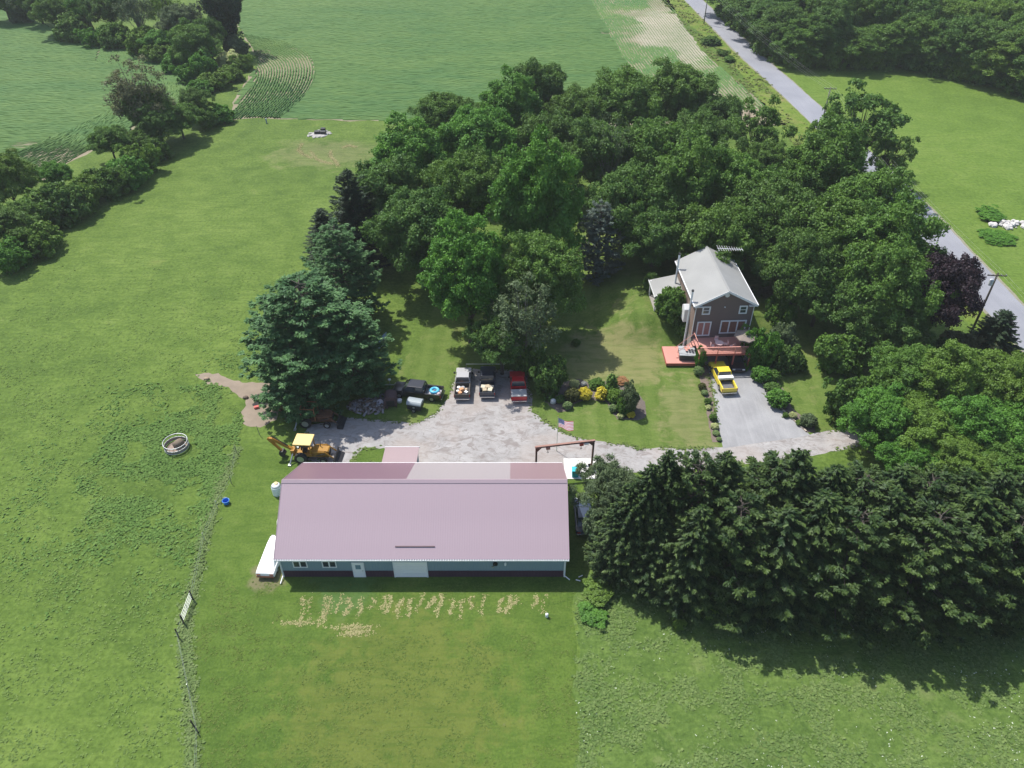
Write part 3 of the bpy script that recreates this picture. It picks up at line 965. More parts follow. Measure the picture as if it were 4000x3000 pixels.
proto('oak', broadleaf(11, 54000, .25, nl=92, lr=(.15, .24), irregular=.22))
proto('oak2', broadleaf(23, 54000, .25, nl=74, lr=(.17, .27), irregular=.28))
proto('oak3', broadleaf(37, 50000, .24, nl=112, lr=(.12, .22), irregular=.30, shell=(.58, 1.0)))
proto('maple', broadleaf(41, 56000, .25, nl=120, lr=(.12, .22), irregular=.24, upbias=.5))
proto('open', broadleaf(53, 13000, .33, nl=46, lr=(.13, .22), irregular=.4, shell=(.72, 1.05), low=-.15, fill=.0, nlimb=26, base_r=.32, zf=3.4))
proto('thin', broadleaf(59, 7000, .30, nl=60, lr=(.14, .24), irregular=.3, shell=(.45, 1.0), low=-.5, fill=.02, nlimb=44, bark=BARKG, base_r=.30, zf=1.8))
proto('bare', broadleaf(61, 900, .28, nl=50, lr=(.14, .24), irregular=.3, shell=(.5, 1.0), low=-.4, fill=.0, nlimb=50, bark=BARKG, base_r=.30, zf=3))
proto('bush', broadleaf(67, 14000, .30, R0=3.0, h0=4.2, cz=1.9, rz=2.3, nl=55, lr=(.2, .34), low=-.8, nlimb=5, base_r=.12, zf=.4, fill=.15))
proto('bush2', broadleaf(71, 14000, .28, R0=3.0, h0=4.2, cz=1.8, rz=2.4, nl=75, lr=(.15, .3), low=-.8, irregular=.4, nlimb=5, base_r=.12, zf=.4, fill=.15))
proto('vase', broadleaf(69, 26000, .32, cz=8.0, rz=6.6, nl=80, low=-.9, shell=(.6, 1.0), irregular=.2, vase=True))
proto('ball', broadleaf(73, 6000, .16, R0=1.0, h0=1.7, cz=.85, rz=.85, nl=60, lr=(.22, .34), low=-.85, nlimb=3, base_r=.05, zf=.2, irregular=.06, shell=(.68, .76), fill=.1))
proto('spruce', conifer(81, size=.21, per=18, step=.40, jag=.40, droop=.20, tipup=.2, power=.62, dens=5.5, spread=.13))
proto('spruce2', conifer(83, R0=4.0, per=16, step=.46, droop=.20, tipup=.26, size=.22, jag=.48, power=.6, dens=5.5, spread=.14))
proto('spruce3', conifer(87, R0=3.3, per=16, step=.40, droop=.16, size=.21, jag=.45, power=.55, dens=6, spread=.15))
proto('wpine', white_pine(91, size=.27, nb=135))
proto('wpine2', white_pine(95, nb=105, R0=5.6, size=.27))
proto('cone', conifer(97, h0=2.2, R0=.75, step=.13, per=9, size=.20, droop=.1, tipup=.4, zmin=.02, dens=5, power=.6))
NOM = {k: (6.0, 14.0) for k in ('oak', 'oak2', 'oak3', 'maple', 'open', 'thin', 'bare', 'vase')}
NOM.update(bush=(3.0, 4.2), bush2=(3.0, 4.2), ball=(1.0, 1.7), spruce=(3.6, 15.0), spruce2=(4.0, 15.0), spruce3=(3.3, 15.0), wpine=(6.5, 16.0), wpine2=(5.6, 16.0), cone=(.75, 2.2))
_slot = {}
_tr = random.Random(17)


def plant(kind, x, y, r, h, leaf, label, cat='tree', name='broadleaf_tree', group=None, rz=None, z=0):
    r0, h0 = NOM[kind]
    o = thing(name, label, cat, (x, y, z), _tr.uniform(0, 6.28) if rz is None else rz, group)
    o.scale = (r / r0, r / r0, h / h0)
    for nm, me in PROTO[kind]:
        if nm == 'crown':
            key = (kind, leaf)
            if key not in _slot:
                if any(k[0] == kind for k in _slot):
                    me = me.copy()
                me.materials.clear(); me.materials.append(LM[leaf])
                _slot[key] = me
            me = _slot[key]
        c = bpy.data.objects.new(nm, me)
        C.objects.link(c)
        c.parent = o
    return o


def tree_px(kind, px, py, r, h, leaf, label, frac=.58, z=0, **k):
    p = P(px, py, h * frac + z)
    if z: k['z'] = z
    return plant(kind, p.x, p.y, r, h, leaf, label, **k)


G = 'trees of the grove behind the parking area'
tree_px('maple', 2085, 820, 6.2, 21, 'bright', 'tall bright green maple at the front of the grove, reaching highest', group=G, name='maple_tree')
tree_px('maple', 1830, 1090, 5.6, 17, 'bright', 'bright green maple nearest the parked pickups, its boughs hanging over the lawn', group=G, name='maple_tree')
tree_px('oak2', 2110, 1080, 5.4, 15, 'mid', 'shaded green tree to the right of the nearest maple in the grove', group=G)
tree_px('oak3', 1960, 1330, 3.6, 9, 'deep', 'low dark tree under the nearest maple behind the grey pickup', group=G)
for px, py, r, h, k, lf, lb in [
    (1600, 650, 6.4, 18, 'maple', 'bright', 'large rounded green tree on the left flank of the grove'),
    (1860, 560, 6.6, 19, 'oak', 'bright', 'broad green tree in the middle of the grove left of the dead branches'),
    (1990, 430, 6.2, 18, 'maple', 'bright', 'light green tree near the back edge of the grove'),
    (2090, 350, 5.6, 19, 'oak2', 'deep', 'dark rounded tree standing up at the back of the grove against the field'),
    (1740, 440, 5.2, 14, 'oak3', 'mid', 'lower tree on the field side of the grove left of its highest back tree'),
    (1500, 780, 5.6, 16, 'oak2', 'deep', 'dark green tree just behind the pointed dark spruce'),
    (1640, 900, 5.8, 17, 'oak', 'deep', 'dark tree between the pointed spruce and the bright front maple'),
    (1830, 760, 5.8, 18, 'oak3', 'mid', 'mid green tree directly behind the nearest maple'),
    (2140, 560, 5.6, 18, 'oak', 'deep', 'dark tree behind the highest bright maple'),
    (2260, 430, 5.4, 16, 'oak3', 'mid', 'green tree beside the gap at the back of the grove'),
    (2430, 380, 6.8, 19, 'oak3', 'mid', 'big rounded tree at the back of the grove left of the road'),
    (2650, 360, 6.8, 19, 'oak2', 'mid', 'big dark green tree at the back right of the grove facing the road'),
    (2790, 440, 5.0, 15, 'oak', 'deep', 'back tree of the grove closest to the thin soybean rows'),
    (2330, 610, 5.8, 18, 'oak2', 'deep', 'dark tree left of the bare grey branches'),
    (2560, 600, 6.2, 19, 'oak', 'mid', 'round green tree right of the bare grey branches'),
    (2720, 560, 5.4, 17, 'oak3', 'deep', 'dark green tree in the back middle right of the grove'),
    (2950, 540, 4.8, 15, 'open', 'mid', 'airy tree with light showing through at the right back of the grove'),
    (2990, 640, 4.0, 12, 'oak3', 'mid', 'small tree below the airy tree at the edge of the grove'),
    (2450, 800, 5.8, 17, 'oak3', 'deep', 'very dark tree in the shaded middle of the grove above the grey blue conifer'),
    (2680, 760, 6.2, 19, 'maple', 'mid', 'tall green tree behind the house toward the centre of the grove'),
    (2860, 760, 6.0, 18, 'oak2', 'mid', 'green tree right of the tall tree behind the house'),
    (2560, 930, 5.0, 13, 'oak3', 'deep', 'low dark tree just left of the house roof'),
    (2820, 930, 5.6, 16, 'oak', 'mid', 'green tree rising directly behind the house roof'),
    (3020, 880, 5.8, 18, 'oak3', 'deep', 'dark tree behind the right slope of the house roof'),
    (3210, 700, 6.6, 19, 'maple', 'mid', 'large dome shaped green tree in front of the road behind the house'),
    (3360, 830, 6.0, 17, 'oak2', 'mid', 'dome shaped tree that hides the road right of the house'),
    (3125, 1040, 4.6, 15, 'oak2', 'deep', 'shaded tree close to the right wall of the house'),
    (3260, 960, 6.2, 18, 'oak3', 'mid', 'big leafy tree in the middle of the group right of the house'),
    (3440, 1010, 6.2, 18, 'maple', 'mid', 'leafy tree near the road with green boughs reaching over its edge'),
    (3215, 1120, 4.4, 13, 'oak', 'deep', 'dark lower tree right of the house shrubs'),
    (3410, 1100, 5.4, 16, 'oak2', 'mid', 'green tree left of the purple tree'),
    (3470, 1120, 5.0, 16, 'oak3', 'mid', 'green tree growing against the purple tree'),
    (3345, 1205, 4.3, 11, 'oak3', 'deep', 'front dark tree of the group right of the house, above the round lilac'),
    (3490, 1235, 4.3, 11, 'oak', 'deep', 'dark tree in the shade below the purple tree'),
]:
    tree_px(k, px, py + (20 if py < 500 else 0), r * 1.05, h * (.88 if py < 700 else .95), lf, lb, group=G)
tree_px('bare', 2385, 600, 3.4, 18, 'grey', 'dead tree with bare grey branches in the middle of the grove', name='dead_tree', frac=.62)
tree_px('oak', 3655, 1130, 4.8, 15, 'purple', 'dark purple leaved tree standing beside the road', name='purple_tree')
tree_px('open', 3370, 500, 7.0, 15.5, 'deep', 'spreading tree with visible forked trunk on the far side of the road', name='roadside_tree', frac=.66)
tree_px('open', 3240, 560, 3.6, 12, 'mid', 'small tree at the road edge left of the spreading forked tree', name='roadside_tree')
tree_px('open', 3465, 640, 3.8, 11, 'deep', 'low leafy tree below the right boughs of the spreading forked tree', name='roadside_tree')
tree_px('thin', 2040, 1265, 4.6, 12.5, 'grey', 'half dead grey tree with thin foliage behind the red pickup', name='ailing_tree')
# conifers of the yard
tree_px('spruce2', 1385, 880, 5.8, 16, 'dark', 'dark pointed spruce on the left edge of the grove', name='spruce_tree', frac=.45)
tree_px('spruce3', 1270, 930, 3.4, 9, 'dark', 'small dark conifer left of the pointed dark spruce', name='spruce_tree', frac=.45)
tree_px('wpine2', 1330, 1050, 5.0, 15, 'pine', 'blue green white pine between the pointed spruce and the biggest pine', name='white_pine', frac=.55)
tree_px('wpine', 1205, 1310, 7.4, 15.5, 'pine', 'biggest blue green white pine shading the old yellow machines', name='white_pine', frac=.5)
tree_px('wpine2', 1160, 1480, 4.6, 9.5, 'pine', 'lower white pine at the left edge of the gravel yard', name='white_pine', frac=.45)
tree_px('wpine2', 1375, 1370, 4.6, 12, 'pine', 'white pine beside the scrap heap, right of the biggest pine', name='white_pine', frac=.5)
tree_px('wpine2', 2340, 950, 3.6, 13, 'blue', 'grey blue conifer at the edge of the house lawn', name='blue_conifer', frac=.5)
tree_px('bush2', 2150, 1470, 2.0, 4.6, 'deep', 'dark bush at the foot of the half dead tree next to the red pickup', frac=.5, cat='shrub', name='shrub')
tree_px('bush', 2080, 1400, 1.7, 4.2, 'mid', 'small bush under the half dead tree behind the red pickup', frac=.5, cat='shrub', name='shrub')

# spruce row, two ranks -------------------------------------------------------
GS = 'spruces in the double row right of the barn'
sp = [(2420, 1965, 9.5), (2475, 1890, 12), (2550, 1815, 14.5), (2620, 1765, 15.5), (2740, 1790, 15), (2850, 1775, 15), (2945, 1880, 9.5), (3060, 1800, 14), (3140, 1760, 15.5), (3280, 1820, 14.5), (3400, 1840, 14), (3530, 1830, 14), (3660, 1850, 14), (3800, 1840, 14), (3930, 1850, 14.5), (4060, 1840, 14)]
spk = ['spruce', 'spruce2', 'spruce3']
blab = ['shortest spruce of the back rank, next to the barn end', 'second spruce of the back rank from the barn, still short', 'third spruce of the back rank counted from the barn', 'tall spruce of the back rank whose top overlaps the lane left of the driveway', 'back rank spruce standing just left of the driveway mouth', 'back rank spruce directly below the driveway mouth', 'shorter back rank spruce before the gap below the lane', 'slim back rank spruce right of the gap below the lane', 'highest slim spruce top reaching over the grass beside the lane',
        'back rank spruce right of the highest slim top', 'back rank spruce below the left end of the yellow green trees', 'back rank spruce below the middle of the yellow green trees', 'back rank spruce below the right part of the yellow green trees', 'third spruce from the right edge in the back rank', 'second spruce from the right edge in the back rank', 'spruce at the right edge of the photo in the back rank']
for i, (px, py, h) in enumerate(sp):
    p = P(px, py, h)
    plant('wpine2' if i in (4, 7, 10, 12) else spk[i % 3], p.x, p.y, (2.6 + .35 * i if i < 6 else 2.6 if i == 6 else 4.4) + .4 * math.sin(i * 2.1), h, 'spruce', blab[i], name='spruce_tree', group=GS)
flab = ['first spruce of the front rank, beside the bright vines', 'second spruce of the front rank counted from the barn', 'third spruce of the front rank counted from the barn', 'fourth spruce of the front rank, behind the lime green seedlings', 'fifth spruce of the front rank counted from the barn', 'front rank spruce in the middle of the row', 'front rank spruce just right of the middle of the row', 'front rank spruce four from the right edge', 'front rank spruce three from the right edge', 'front rank spruce two from the right edge', 'front rank spruce at the right edge of the photo']
for i in range(11):
    x = 13.1 + i * 3.2
    h = [10.5, 12.5, 13, 12.5, 13.5, 13, 13.8, 13, 13.6, 13.2, 13.5][i]
    plant('wpine2' if i in (2, 5, 9) else 'wpine' if i == 7 else spk[(i * 2 + 1) % 3], x + .4 * math.sin(i * 5), 43.4 + .8 * math.sin(i * 3.3) - .05 * i + (1.2 if i == 0 else 0), (2.7 if i == 0 else 4.0 if i == 1 else 5.2) + .5 * math.cos(i * 1.7), h, 'spruce', flab[i], name='spruce_tree', group=GS)
tree_px('oak3', 2395, 1925, 3.0, 8.5, 'grey', 'grey green willow like tree at the barn end of the spruce row', name='willow_tree', frac=.55)
tree_px('bush2', 2385, 2080, 2.2, 6, 'grey', 'grey green bush below the willow like tree beside the barn', name='shrub', cat='shrub', frac=.5)
tree_px('bush2', 2335, 2310, 1.5, 1.0, 'lime', 'bright green vines at the foot of the first spruce near the downspout', name='vine_shrub', cat='shrub', frac=.4)
tree_px('bush2', 2312, 2400, 1.2, .6, 'bright', 'low bright green weeds below the vines at the spruce row corner', name='vine_shrub', cat='shrub', frac=.4)
tree_px('bush', 2775, 2365, .9, 1.8, 'lime', 'lime green seedling tree in front of the dark spruces', name='seedling', cat='shrub', frac=.5)
tree_px('bush2', 2655, 2440, .5, 1.3, 'lime', 'small lime green seedling at the shaded foot of the front spruces', name='seedling', cat='shrub', frac=.5)

# yellow green trees right of the lane -----------------------------------------
GY = 'yellow green trees at the right end of the lane'
for px, py, r, h, k, lf, lb in [
    (3320, 1560, 2.4, 5.5, 'bush2', 'deep', 'dark shrub sized tree at the left of the yellow green trees, above the lane'),
    (3540, 1480, 3.9, 9, 'oak3', 'mid', 'upper left light green tree of the group above the lane end'),
    (3700, 1500, 4.2, 10, 'maple', 'lime', 'large yellow green tree in the middle of the group at the lane end'),
    (3880, 1500, 4.4, 10, 'oak', 'lime', 'yellow green tree right of the largest one at the lane end'),
    (4020, 1560, 4.2, 10, 'oak2', 'lime', 'yellow green tree at the right edge above the spruces'),
    (3440, 1650, 3.4, 8, 'oak2', 'bright', 'green tree where the lane disappears into the foliage'),
    (3600, 1680, 3.8, 8, 'oak', 'lime', 'yellow green tree covering the lane behind the spruces'),
    (3780, 1690, 3.8, 8, 'maple', 'bright', 'bright green tree second from the right just behind the spruces'),
    (3950, 1700, 3.8, 8, 'oak3', 'bright', 'bright green tree at the right edge just behind the spruces'),
    (3560, 1790, 3.0, 6, 'oak', 'bright', 'green tree peeking over the spruce tops below the lane end'),
    (3740, 1800, 3.4, 6.5, 'oak2', 'lime', 'yellow green tree wedged behind the spruce tops near the right'),
    (3930, 1820, 3.4, 6.5, 'oak3', 'mid', 'green tree wedged behind the spruce tops at the right edge'),
    (3430, 1560, 2.6, 6.5, 'bush', 'mid', 'mid green bush between the dark shrub tree and the light green tree'),
]:
    tree_px(k, px, py, r, h, lf, lb, group=GY, frac=.55 if k[0] != 'b' else .5)
tree_px('spruce3', 3880, 1330, 3.6, 7.5, 'dark', 'dark spreading cedar near the utility pole at the road', name='cedar_tree', frac=.4)
tree_px('bush2', 3760, 1360, 2.4, 4, 'rust', 'brownish green bush between the purple tree and the dark cedar', name='shrub', cat='shrub', frac=.5)
tree_px('bush2', 3670, 1400, 2.2, 4, 'deep', 'dark round bush above the yellow green trees', name='shrub', cat='shrub', frac=.5)
# shrubs round the house --------------------------------------------------------
for px, py, r, h, k, lf, lb in [
    (2628, 1180, 2.05, 4.2, 'bush', 'mid', 'big round green bush against the left wall of the brown house'),
    (2545, 1100, 1.0, 2.8, 'bush', 'deep', 'clipped dark shrub at the corner of the small porch roof'),
    (2665, 1285, 1.15, 2.0, 'bush2', 'mid', 'green shrub by the white awning at the house side'),
    (3000, 1165, 1.9, 3.4, 'bush2', 'rust', 'reddish brown shrub behind the right corner of the house'),
    (3040, 1230, 2.0, 4.6, 'bush2', 'mid', 'green shrub right of the house wall'),
    (3050, 1330, 1.9, 4.6, 'bush', 'grey', 'grey green shrub right of the patio umbrella'),
    (2972, 1365, 2.0, 5.4, 'bush2', 'bright', 'bright green vine covered shrub hiding the right end of the deck'),
    (3080, 1400, 1.8, 3.2, 'bush', 'deep', 'dark shrub beside the driveway below the grey green shrub'),
    (3290, 1385, 3.0, 5.2, 'bush2', 'mid', 'wide round lilac bush standing alone on the right lawn'),
    (2735, 1400, .75, 3.2, 'bush2', 'bright', 'climbing vine between the hot tub and the deck posts'),
]:
    zb = 2.45 if px < 2640 else 1.0 if px < 2700 and py < 1300 else 0
    tree_px(k, px, py, r, h, lf, lb, frac=.5, cat='shrub', name='shrub', z=zb)
# clipped balls and plants along the driveway
for px, py, r, h, k, lf, lb, nm in [
    (2975, 1465, 1.25, 2.0, 'ball', 'bright', 'large clipped round bush nearest the deck on the right of the driveway', 'round_bush'),
    (3015, 1470, 1.0, 1.6, 'ball', 'mid', 'clipped bush behind the large round one nearest the deck', 'round_bush'),
    (3018, 1515, .95, 1.1, 'ball', 'deep', 'low darker clipped bush between the two large round bushes', 'round_bush'),
    (3042, 1560, 1.35, 2.0, 'ball', 'bright', 'large clipped round bush lower down the right of the driveway', 'round_bush'),
    (3158, 1645, .95, 1.5, 'ball', 'grey', 'grey green ball shrub at the lower corner of the driveway border', 'round_bush'),
    (3098, 1622, .45, .7, 'ball', 'cream', 'pale yellow plant between the large round bush and the grey ball shrub', 'border_plant'),
    (3122, 1652, .40, .6, 'ball', 'lime', 'lime plant next to the grey ball shrub', 'border_plant'),
    (3068, 1622, .35, .6, 'ball', 'mid', 'small green plant by the stone edging under the round bush', 'border_plant'),
    (2728, 1450, .62, 1.2, 'ball', 'hosta', 'top plant of the left driveway border, pale green beside the vine', 'border_plant'),
    (2742, 1510, .5, .8, 'ball', 'olive', 'olive plant second from the top in the left driveway border', 'border_plant'),
    (2752, 1535, .42, .6, 'ball', 'hosta', 'pale green hosta third from the top in the left driveway border', 'border_plant'),
    (2765, 1568, .42, .8, 'ball', 'mid', 'green plant in the middle of the left driveway border', 'border_plant'),
    (2768, 1592, .36, .5, 'ball', 'cream', 'cream plant just below the middle of the left driveway border', 'border_plant'),
    (2786, 1632, .45, .8, 'ball', 'mid', 'green plant above the round cream hosta in the left driveway border', 'border_plant'),
    (2791, 1666, .46, .6, 'ball', 'cream', 'round cream and green hosta in the lower left driveway border', 'border_plant'),
    (2798, 1692, .42, .5, 'ball', 'hosta', 'hosta just below the round cream one in the left driveway border', 'border_plant'),
    (2808, 1716, .3, .4, 'ball', 'hosta', 'smallest and lowest hosta of the left driveway border', 'border_plant'),
    # garden island
    (2236, 1545, .92, 1.7, 'ball', 'olive', 'dark olive clipped bush at the left of the garden island', 'round_bush'),
    (2286, 1540, .85, 1.5, 'ball', 'yellow', 'golden yellow mounded bush, left one of the two', 'golden_bush'),
    (2349, 1538, .72, 1.7, 'cone', 'yellow', 'golden yellow cone shaped bush, right one of the two', 'golden_bush'),
    (2390, 1505, .85, 3.0, 'cone', 'mid', 'dark green egg shaped arborvitae behind the golden bushes', 'arborvitae'),
    (2405, 1552, 1.05, 1.9, 'ball', 'lime', 'yellow green rounded bush leaning by the tall grey green shrub', 'round_bush'),
    (2462, 1570, 1.1, 3.6, 'bush2', 'grey', 'tall grey green shrub at the right end of the garden island', 'shrub'),
    (2440, 1590, .8, 2.2, 'bush', 'mid', 'green shrub in front of the tall grey green one', 'shrub'),
    (2330, 1500, .9, 1.0, 'bush', 'mid', 'low green plants behind the golden bushes', 'border_plant'),
    (2242, 1500, .62, 1.0, 'ball', 'cream', 'pale variegated plant behind the dark olive bush', 'border_plant'),
    (2217, 1585, .55, .9, 'ball', 'hosta', 'variegated hosta at the left tip of the garden island', 'border_plant'),
    (2395, 1596, .52, .9, 'ball', 'hosta', 'pale green hosta below the yellow green rounded bush', 'border_plant'),
    (2424, 1626, .40, .6, 'ball', 'cream', 'small pale plant beside the cream hosta on the island edge', 'border_plant'),
    (2463, 1619, .52, .7, 'ball', 'yellow', 'cream yellow hosta at the lower right edge of the garden island', 'border_plant'),
    (2430, 1488, .75, .6, 'bush', 'orange', 'orange lilies behind the egg shaped arborvitae', 'border_plant'),
    (2418, 1478, .35, .5, 'ball', 'rust', 'rusty flower clump at the top of the orange lilies', 'border_plant'),
    (2190, 1560, .6, .9, 'ball', 'deep', 'dark plant next to the white stone at the island edge', 'border_plant'),
    (2280, 1500, .35, .5, 'ball', 'white', 'whitish flowering plant behind the left golden bush', 'border_plant'),
    (2250, 1430 - 90, .55, .8, 'bush', 'mid', 'lone little bush on the lawn behind the half dead tree', 'shrub'),
]:
    if k == 'bush' or k == 'bush2': tree_px(k, px, py, r, h, lf, lb, frac=.4, cat='plant', name=nm)
    else: tree_px(k, px, py, r, h, lf, lb, frac=.45, cat='bush' if r > .8 else 'plant', name=nm)

# hedgerow and far trees -------------------------------------------------------------
GH = 'bushes and trees of the hedgerow left of the pasture'
for px, py, r, h, k, lf, lb in [
    (30, 720, 4.6, 12, 'oak2', 'lime', 'tall leafy tree at the left edge of the photo in the hedgerow'),
    (20, 880, 5.0, 9, 'oak', 'mid', 'dark mass of foliage below the tall tree at the left edge'),
    (225, 690, 3.4, 7, 'oak3', 'bright', 'green tree standing alone against the soybeans near the left edge'),
    (150, 830, 4.4, 6.5, 'bush2', 'mid', 'wide green hedgerow bush right of the left edge'),
    (120, 930, 4.0, 5.5, 'bush', 'lime', 'yellow green hedgerow bush over the dark shadow at lower left'),
    (40, 1000, 3.4, 5, 'bush2', 'bright', 'lowest hedgerow bush at the left edge'),
    (250, 790, 4.2, 7, 'bush', 'deep', 'dark hedgerow bush below the tree standing alone'),
    (320, 760, 3.8, 6, 'bush2', 'lime', 'yellow tipped hedgerow bush in the lower middle of the row'),
    (410, 715, 3.8, 6, 'bush2', 'mid', 'hedgerow bush just left of the middle of the row'),
    (490, 670, 3.8, 6, 'bush', 'bright', 'rounded hedgerow bush in the middle of the row'),
    (555, 620, 3.4, 6, 'bush2', 'lime', 'yellow green bush with a dark shaded side in the hedgerow'),
    (430, 560, 4.2, 9, 'oak', 'mid', 'grey green leafy tree of the hedgerow at the soybean edge'),
    (530, 560, 3.6, 7, 'oak3', 'mid', 'dark hedgerow tree below the thin brown topped tree'),
    (620, 500, 4.4, 10, 'oak2', 'deep', 'dark rounded tree right of the thin brown topped tree'),
    (700, 470, 4.8, 9, 'oak', 'mid', 'wide dark tree toward the upper end of the hedgerow'),
    (755, 410, 3.8, 9, 'oak3', 'deep', 'dark upright tree near the upper end of the hedgerow'),
    (860, 445, 3.0, 4.0, 'bush', 'bright', 'low round bush at the upper end of the hedgerow by the fence'),
    (805, 460, 3.0, 5.0, 'bush2', 'mid', 'bush between the dark upright tree and the low round bush'),
    (600, 580, 3.0, 5.0, 'bush', 'mid', 'small dark bush at the shaded foot of the hedgerow'),
]:
    tree_px(k, px, py, r * .86, h * .86, lf, lb, group=GH, frac=.5)
tree_px('thin', 530, 370, 6.4, 16, 'rust', 'thin brown topped tree rising over the hedgerow', name='ailing_tree', frac=.62)
tree_px('oak3', 560, 430, 4.4, 12, 'deep', 'dark leafy lower growth of the thin brown topped tree', frac=.55, group=GH)
GF = 'trees between the two soybean fields at upper left'
for px, py, r, h, k, lf, lb in [
    (880, 70, 8.0, 20, 'vase', 'dark', 'dark fan shaped tree standing highest between the fields'),
    (820, 150, 5.0, 13, 'oak', 'deep', 'dark leafy tree merging with the foot of the fan shaped tree'),
    (770, 190, 6.5, 13, 'oak2', 'mid', 'dark green tree hanging low beside the bright shrubs'),
    (720, 110, 6.5, 14, 'oak3', 'grey', 'grey green rounded tree left of the dark fan shaped tree'),
    (650, 60, 5.6, 17, 'thin', 'lime', 'thin yellowish upright tree in the far group'),
    (540, 60, 7.0, 18, 'thin', 'grey', 'thin grey tree with visible branches in the far group'),
    (640, 170, 5.5, 8, 'oak', 'bright', 'rounded green bush tree below the thin yellowish tree'),
    (560, 165, 5.2, 7, 'bush2', 'lime', 'light green bush at the soybean edge below the thin grey tree'),
    (460, 140, 5.0, 7, 'bush', 'mid', 'green bush at the soybean edge left of the light green one'),
    (440, 50, 6.5, 15, 'oak3', 'deep', 'dark tree left of the thin grey tree'),
    (340, 30, 6.5, 16, 'oak2', 'bright', 'leafy tree with dark hollows in the far left group'),
    (290, 110, 5.4, 8, 'bush', 'mid', 'rounded bush at the far field edge under the leafy tree'),
    (220, 60, 6.0, 13, 'oak', 'mid', 'dark tree over the far field edge at upper left'),
    (150, 20, 6.0, 13, 'oak3', 'deep', 'dark tree second from the upper left corner'),
    (80, 40, 4.6, 8, 'bush2', 'grey', 'blue green bush near the upper left corner'),
    (20, 10, 6.0, 13, 'oak2', 'mid', 'dark tree in the upper left corner'),
    (800, 260, 4.4, 7, 'bush2', 'bright', 'green shrub below the low dark tree'),
    (900, 240, 3.8, 4.5, 'bush', 'cream', 'pale green shrub mass along the field edge'),
    (930, 190, 4.4, 6, 'bush2', 'grey', 'greyish shrub right under the dark fan shaped tree'),
    (850, 320, 3.8, 4.0, 'bush2', 'lime', 'bright yellow green shrub patch at the corner of the curved rows'),
    (900, 290, 3.4, 4.0, 'bush', 'lime', 'bright yellow green shrub patch beside the curved rows'),
    (945, 250, 3.2, 4.0, 'bush2', 'lime', 'uppermost bright yellow green shrub patch by the curved rows'),
    (790, 345, 3.2, 3.5, 'bush', 'bright', 'green shrub at the left end of the bright shrub patches'),
    (700, 245, 4.2, 5, 'bush', 'bright', 'light green shrub at the soybean edge below the grey green rounded tree'),
    (620, 215, 4.0, 4.5, 'bush2', 'lime', 'yellowish shrub at the soybean edge left of the light green shrub'),
    (380, 150, 4.0, 5, 'bush2', 'bright', 'light green shrub at the field edge below the leafy tree with dark hollows'),
    (750, 290, 3.6, 4.5, 'bush2', 'bright', 'light shrub right of the yellowish soybean edge shrubs'),
]:
    tree_px(k, px - 8, py - 4, r * .84, h * .9, lf, lb, group=GF, frac=.5)
# the wood across the road
GW = 'trees of the dense wood across the road'
wl = random.Random(4)
front = [P(2830, 60), P(2960, 150), P(3070, 262), P(3300, 270), P(3530, 262), P(3720, 300), P(3900, 345), P(4060, 385), P(4250, 420)]
wood = []
for a, b in zip(front[:-1], front[1:]):
    n = max(2, int((b - a).length / 8.5))
    for q in range(n): wood.append(tuple(a.lerp(b, (q + .3) / n).xy) + (0,))
for k in range(1, 14):
    for (x, y, _) in list(wood):
        if _ == 0:
            xx, yy = x + k * 2.4 + wl.uniform(-2.2, 2.2) + 4, y + k * 8.2 + wl.uniform(-2.2, 2.2)
            if yy < 318 and xx < yy * .69 + 12 and xx > road_x(yy) + 14 and all((xx - c[0]) ** 2 + (yy - c[1]) ** 2 > 44 for c in wood): wood.append((xx, yy, k))
cycle = [('oak', 'mid'), ('oak2', 'deep'), ('oak3', 'mid'), ('maple', 'deep'), ('oak', 'deep'), ('oak2', 'mid'), ('maple', 'mid'), ('oak3', 'deep')]
def seen(x, y):
    f_ = lambda z: ((lambda d_: (2000 + FPX * x / d_, 1500 + FPX * ((CAM_H - z) * CS - y * SN) / d_))(y * CS + (CAM_H - z) * SN))
    return f_(8)[0] < 4260 and f_(15)[1] > -1e9 and f_(2)[1] > -330


wood = [w_ for w_ in wood if seen(w_[0], w_[1])]
ORD = ['nearest the road', 'second from the road', 'third from the road', 'fourth from the road', 'fifth from the road', 'sixth from the road', 'seventh from the road', 'eighth from the road', 'ninth from the road', 'tenth from the road', 'eleventh from the road', 'twelfth from the road', 'thirteenth from the road', 'fourteenth from the road', 'fifteenth from the road', 'sixteenth from the road', 'seventeenth from the road', 'eighteenth from the road', 'nineteenth from the road', 'twentieth from the road', 'closest but one to the right edge of the photo', 'at the right edge of the photo', 'cut off by the right edge of the photo']
for i, (x, y, k) in enumerate(wood):
    kd, lf = cycle[(i * 5 + k) % 8]
    if wl.random() < .12: lf = 'lime'
    if k > 2 and wl.random() < .10: lf = 'rust'
    lab = {'mid': 'mid green tree in the dense wood across the road', 'deep': 'dark green tree in the dense wood across the road', 'lime': 'yellow green tree in the dense wood across the road', 'rust': 'yellowish brown tree deep in the wood across the road'}[lf]
    if k == 0: lab = {'mid': 'mid green', 'deep': 'dark green', 'lime': 'yellow green', 'rust': 'brownish'}[lf] + ' front edge tree of the wood, ' + ORD[min(i, 22)]
    plant(kd, x, y + 3, wl.uniform(6.0, 7.8), wl.uniform(12, 18) if k else wl.uniform(10, 15), lf, lab, group=GW)
nb_ = -1
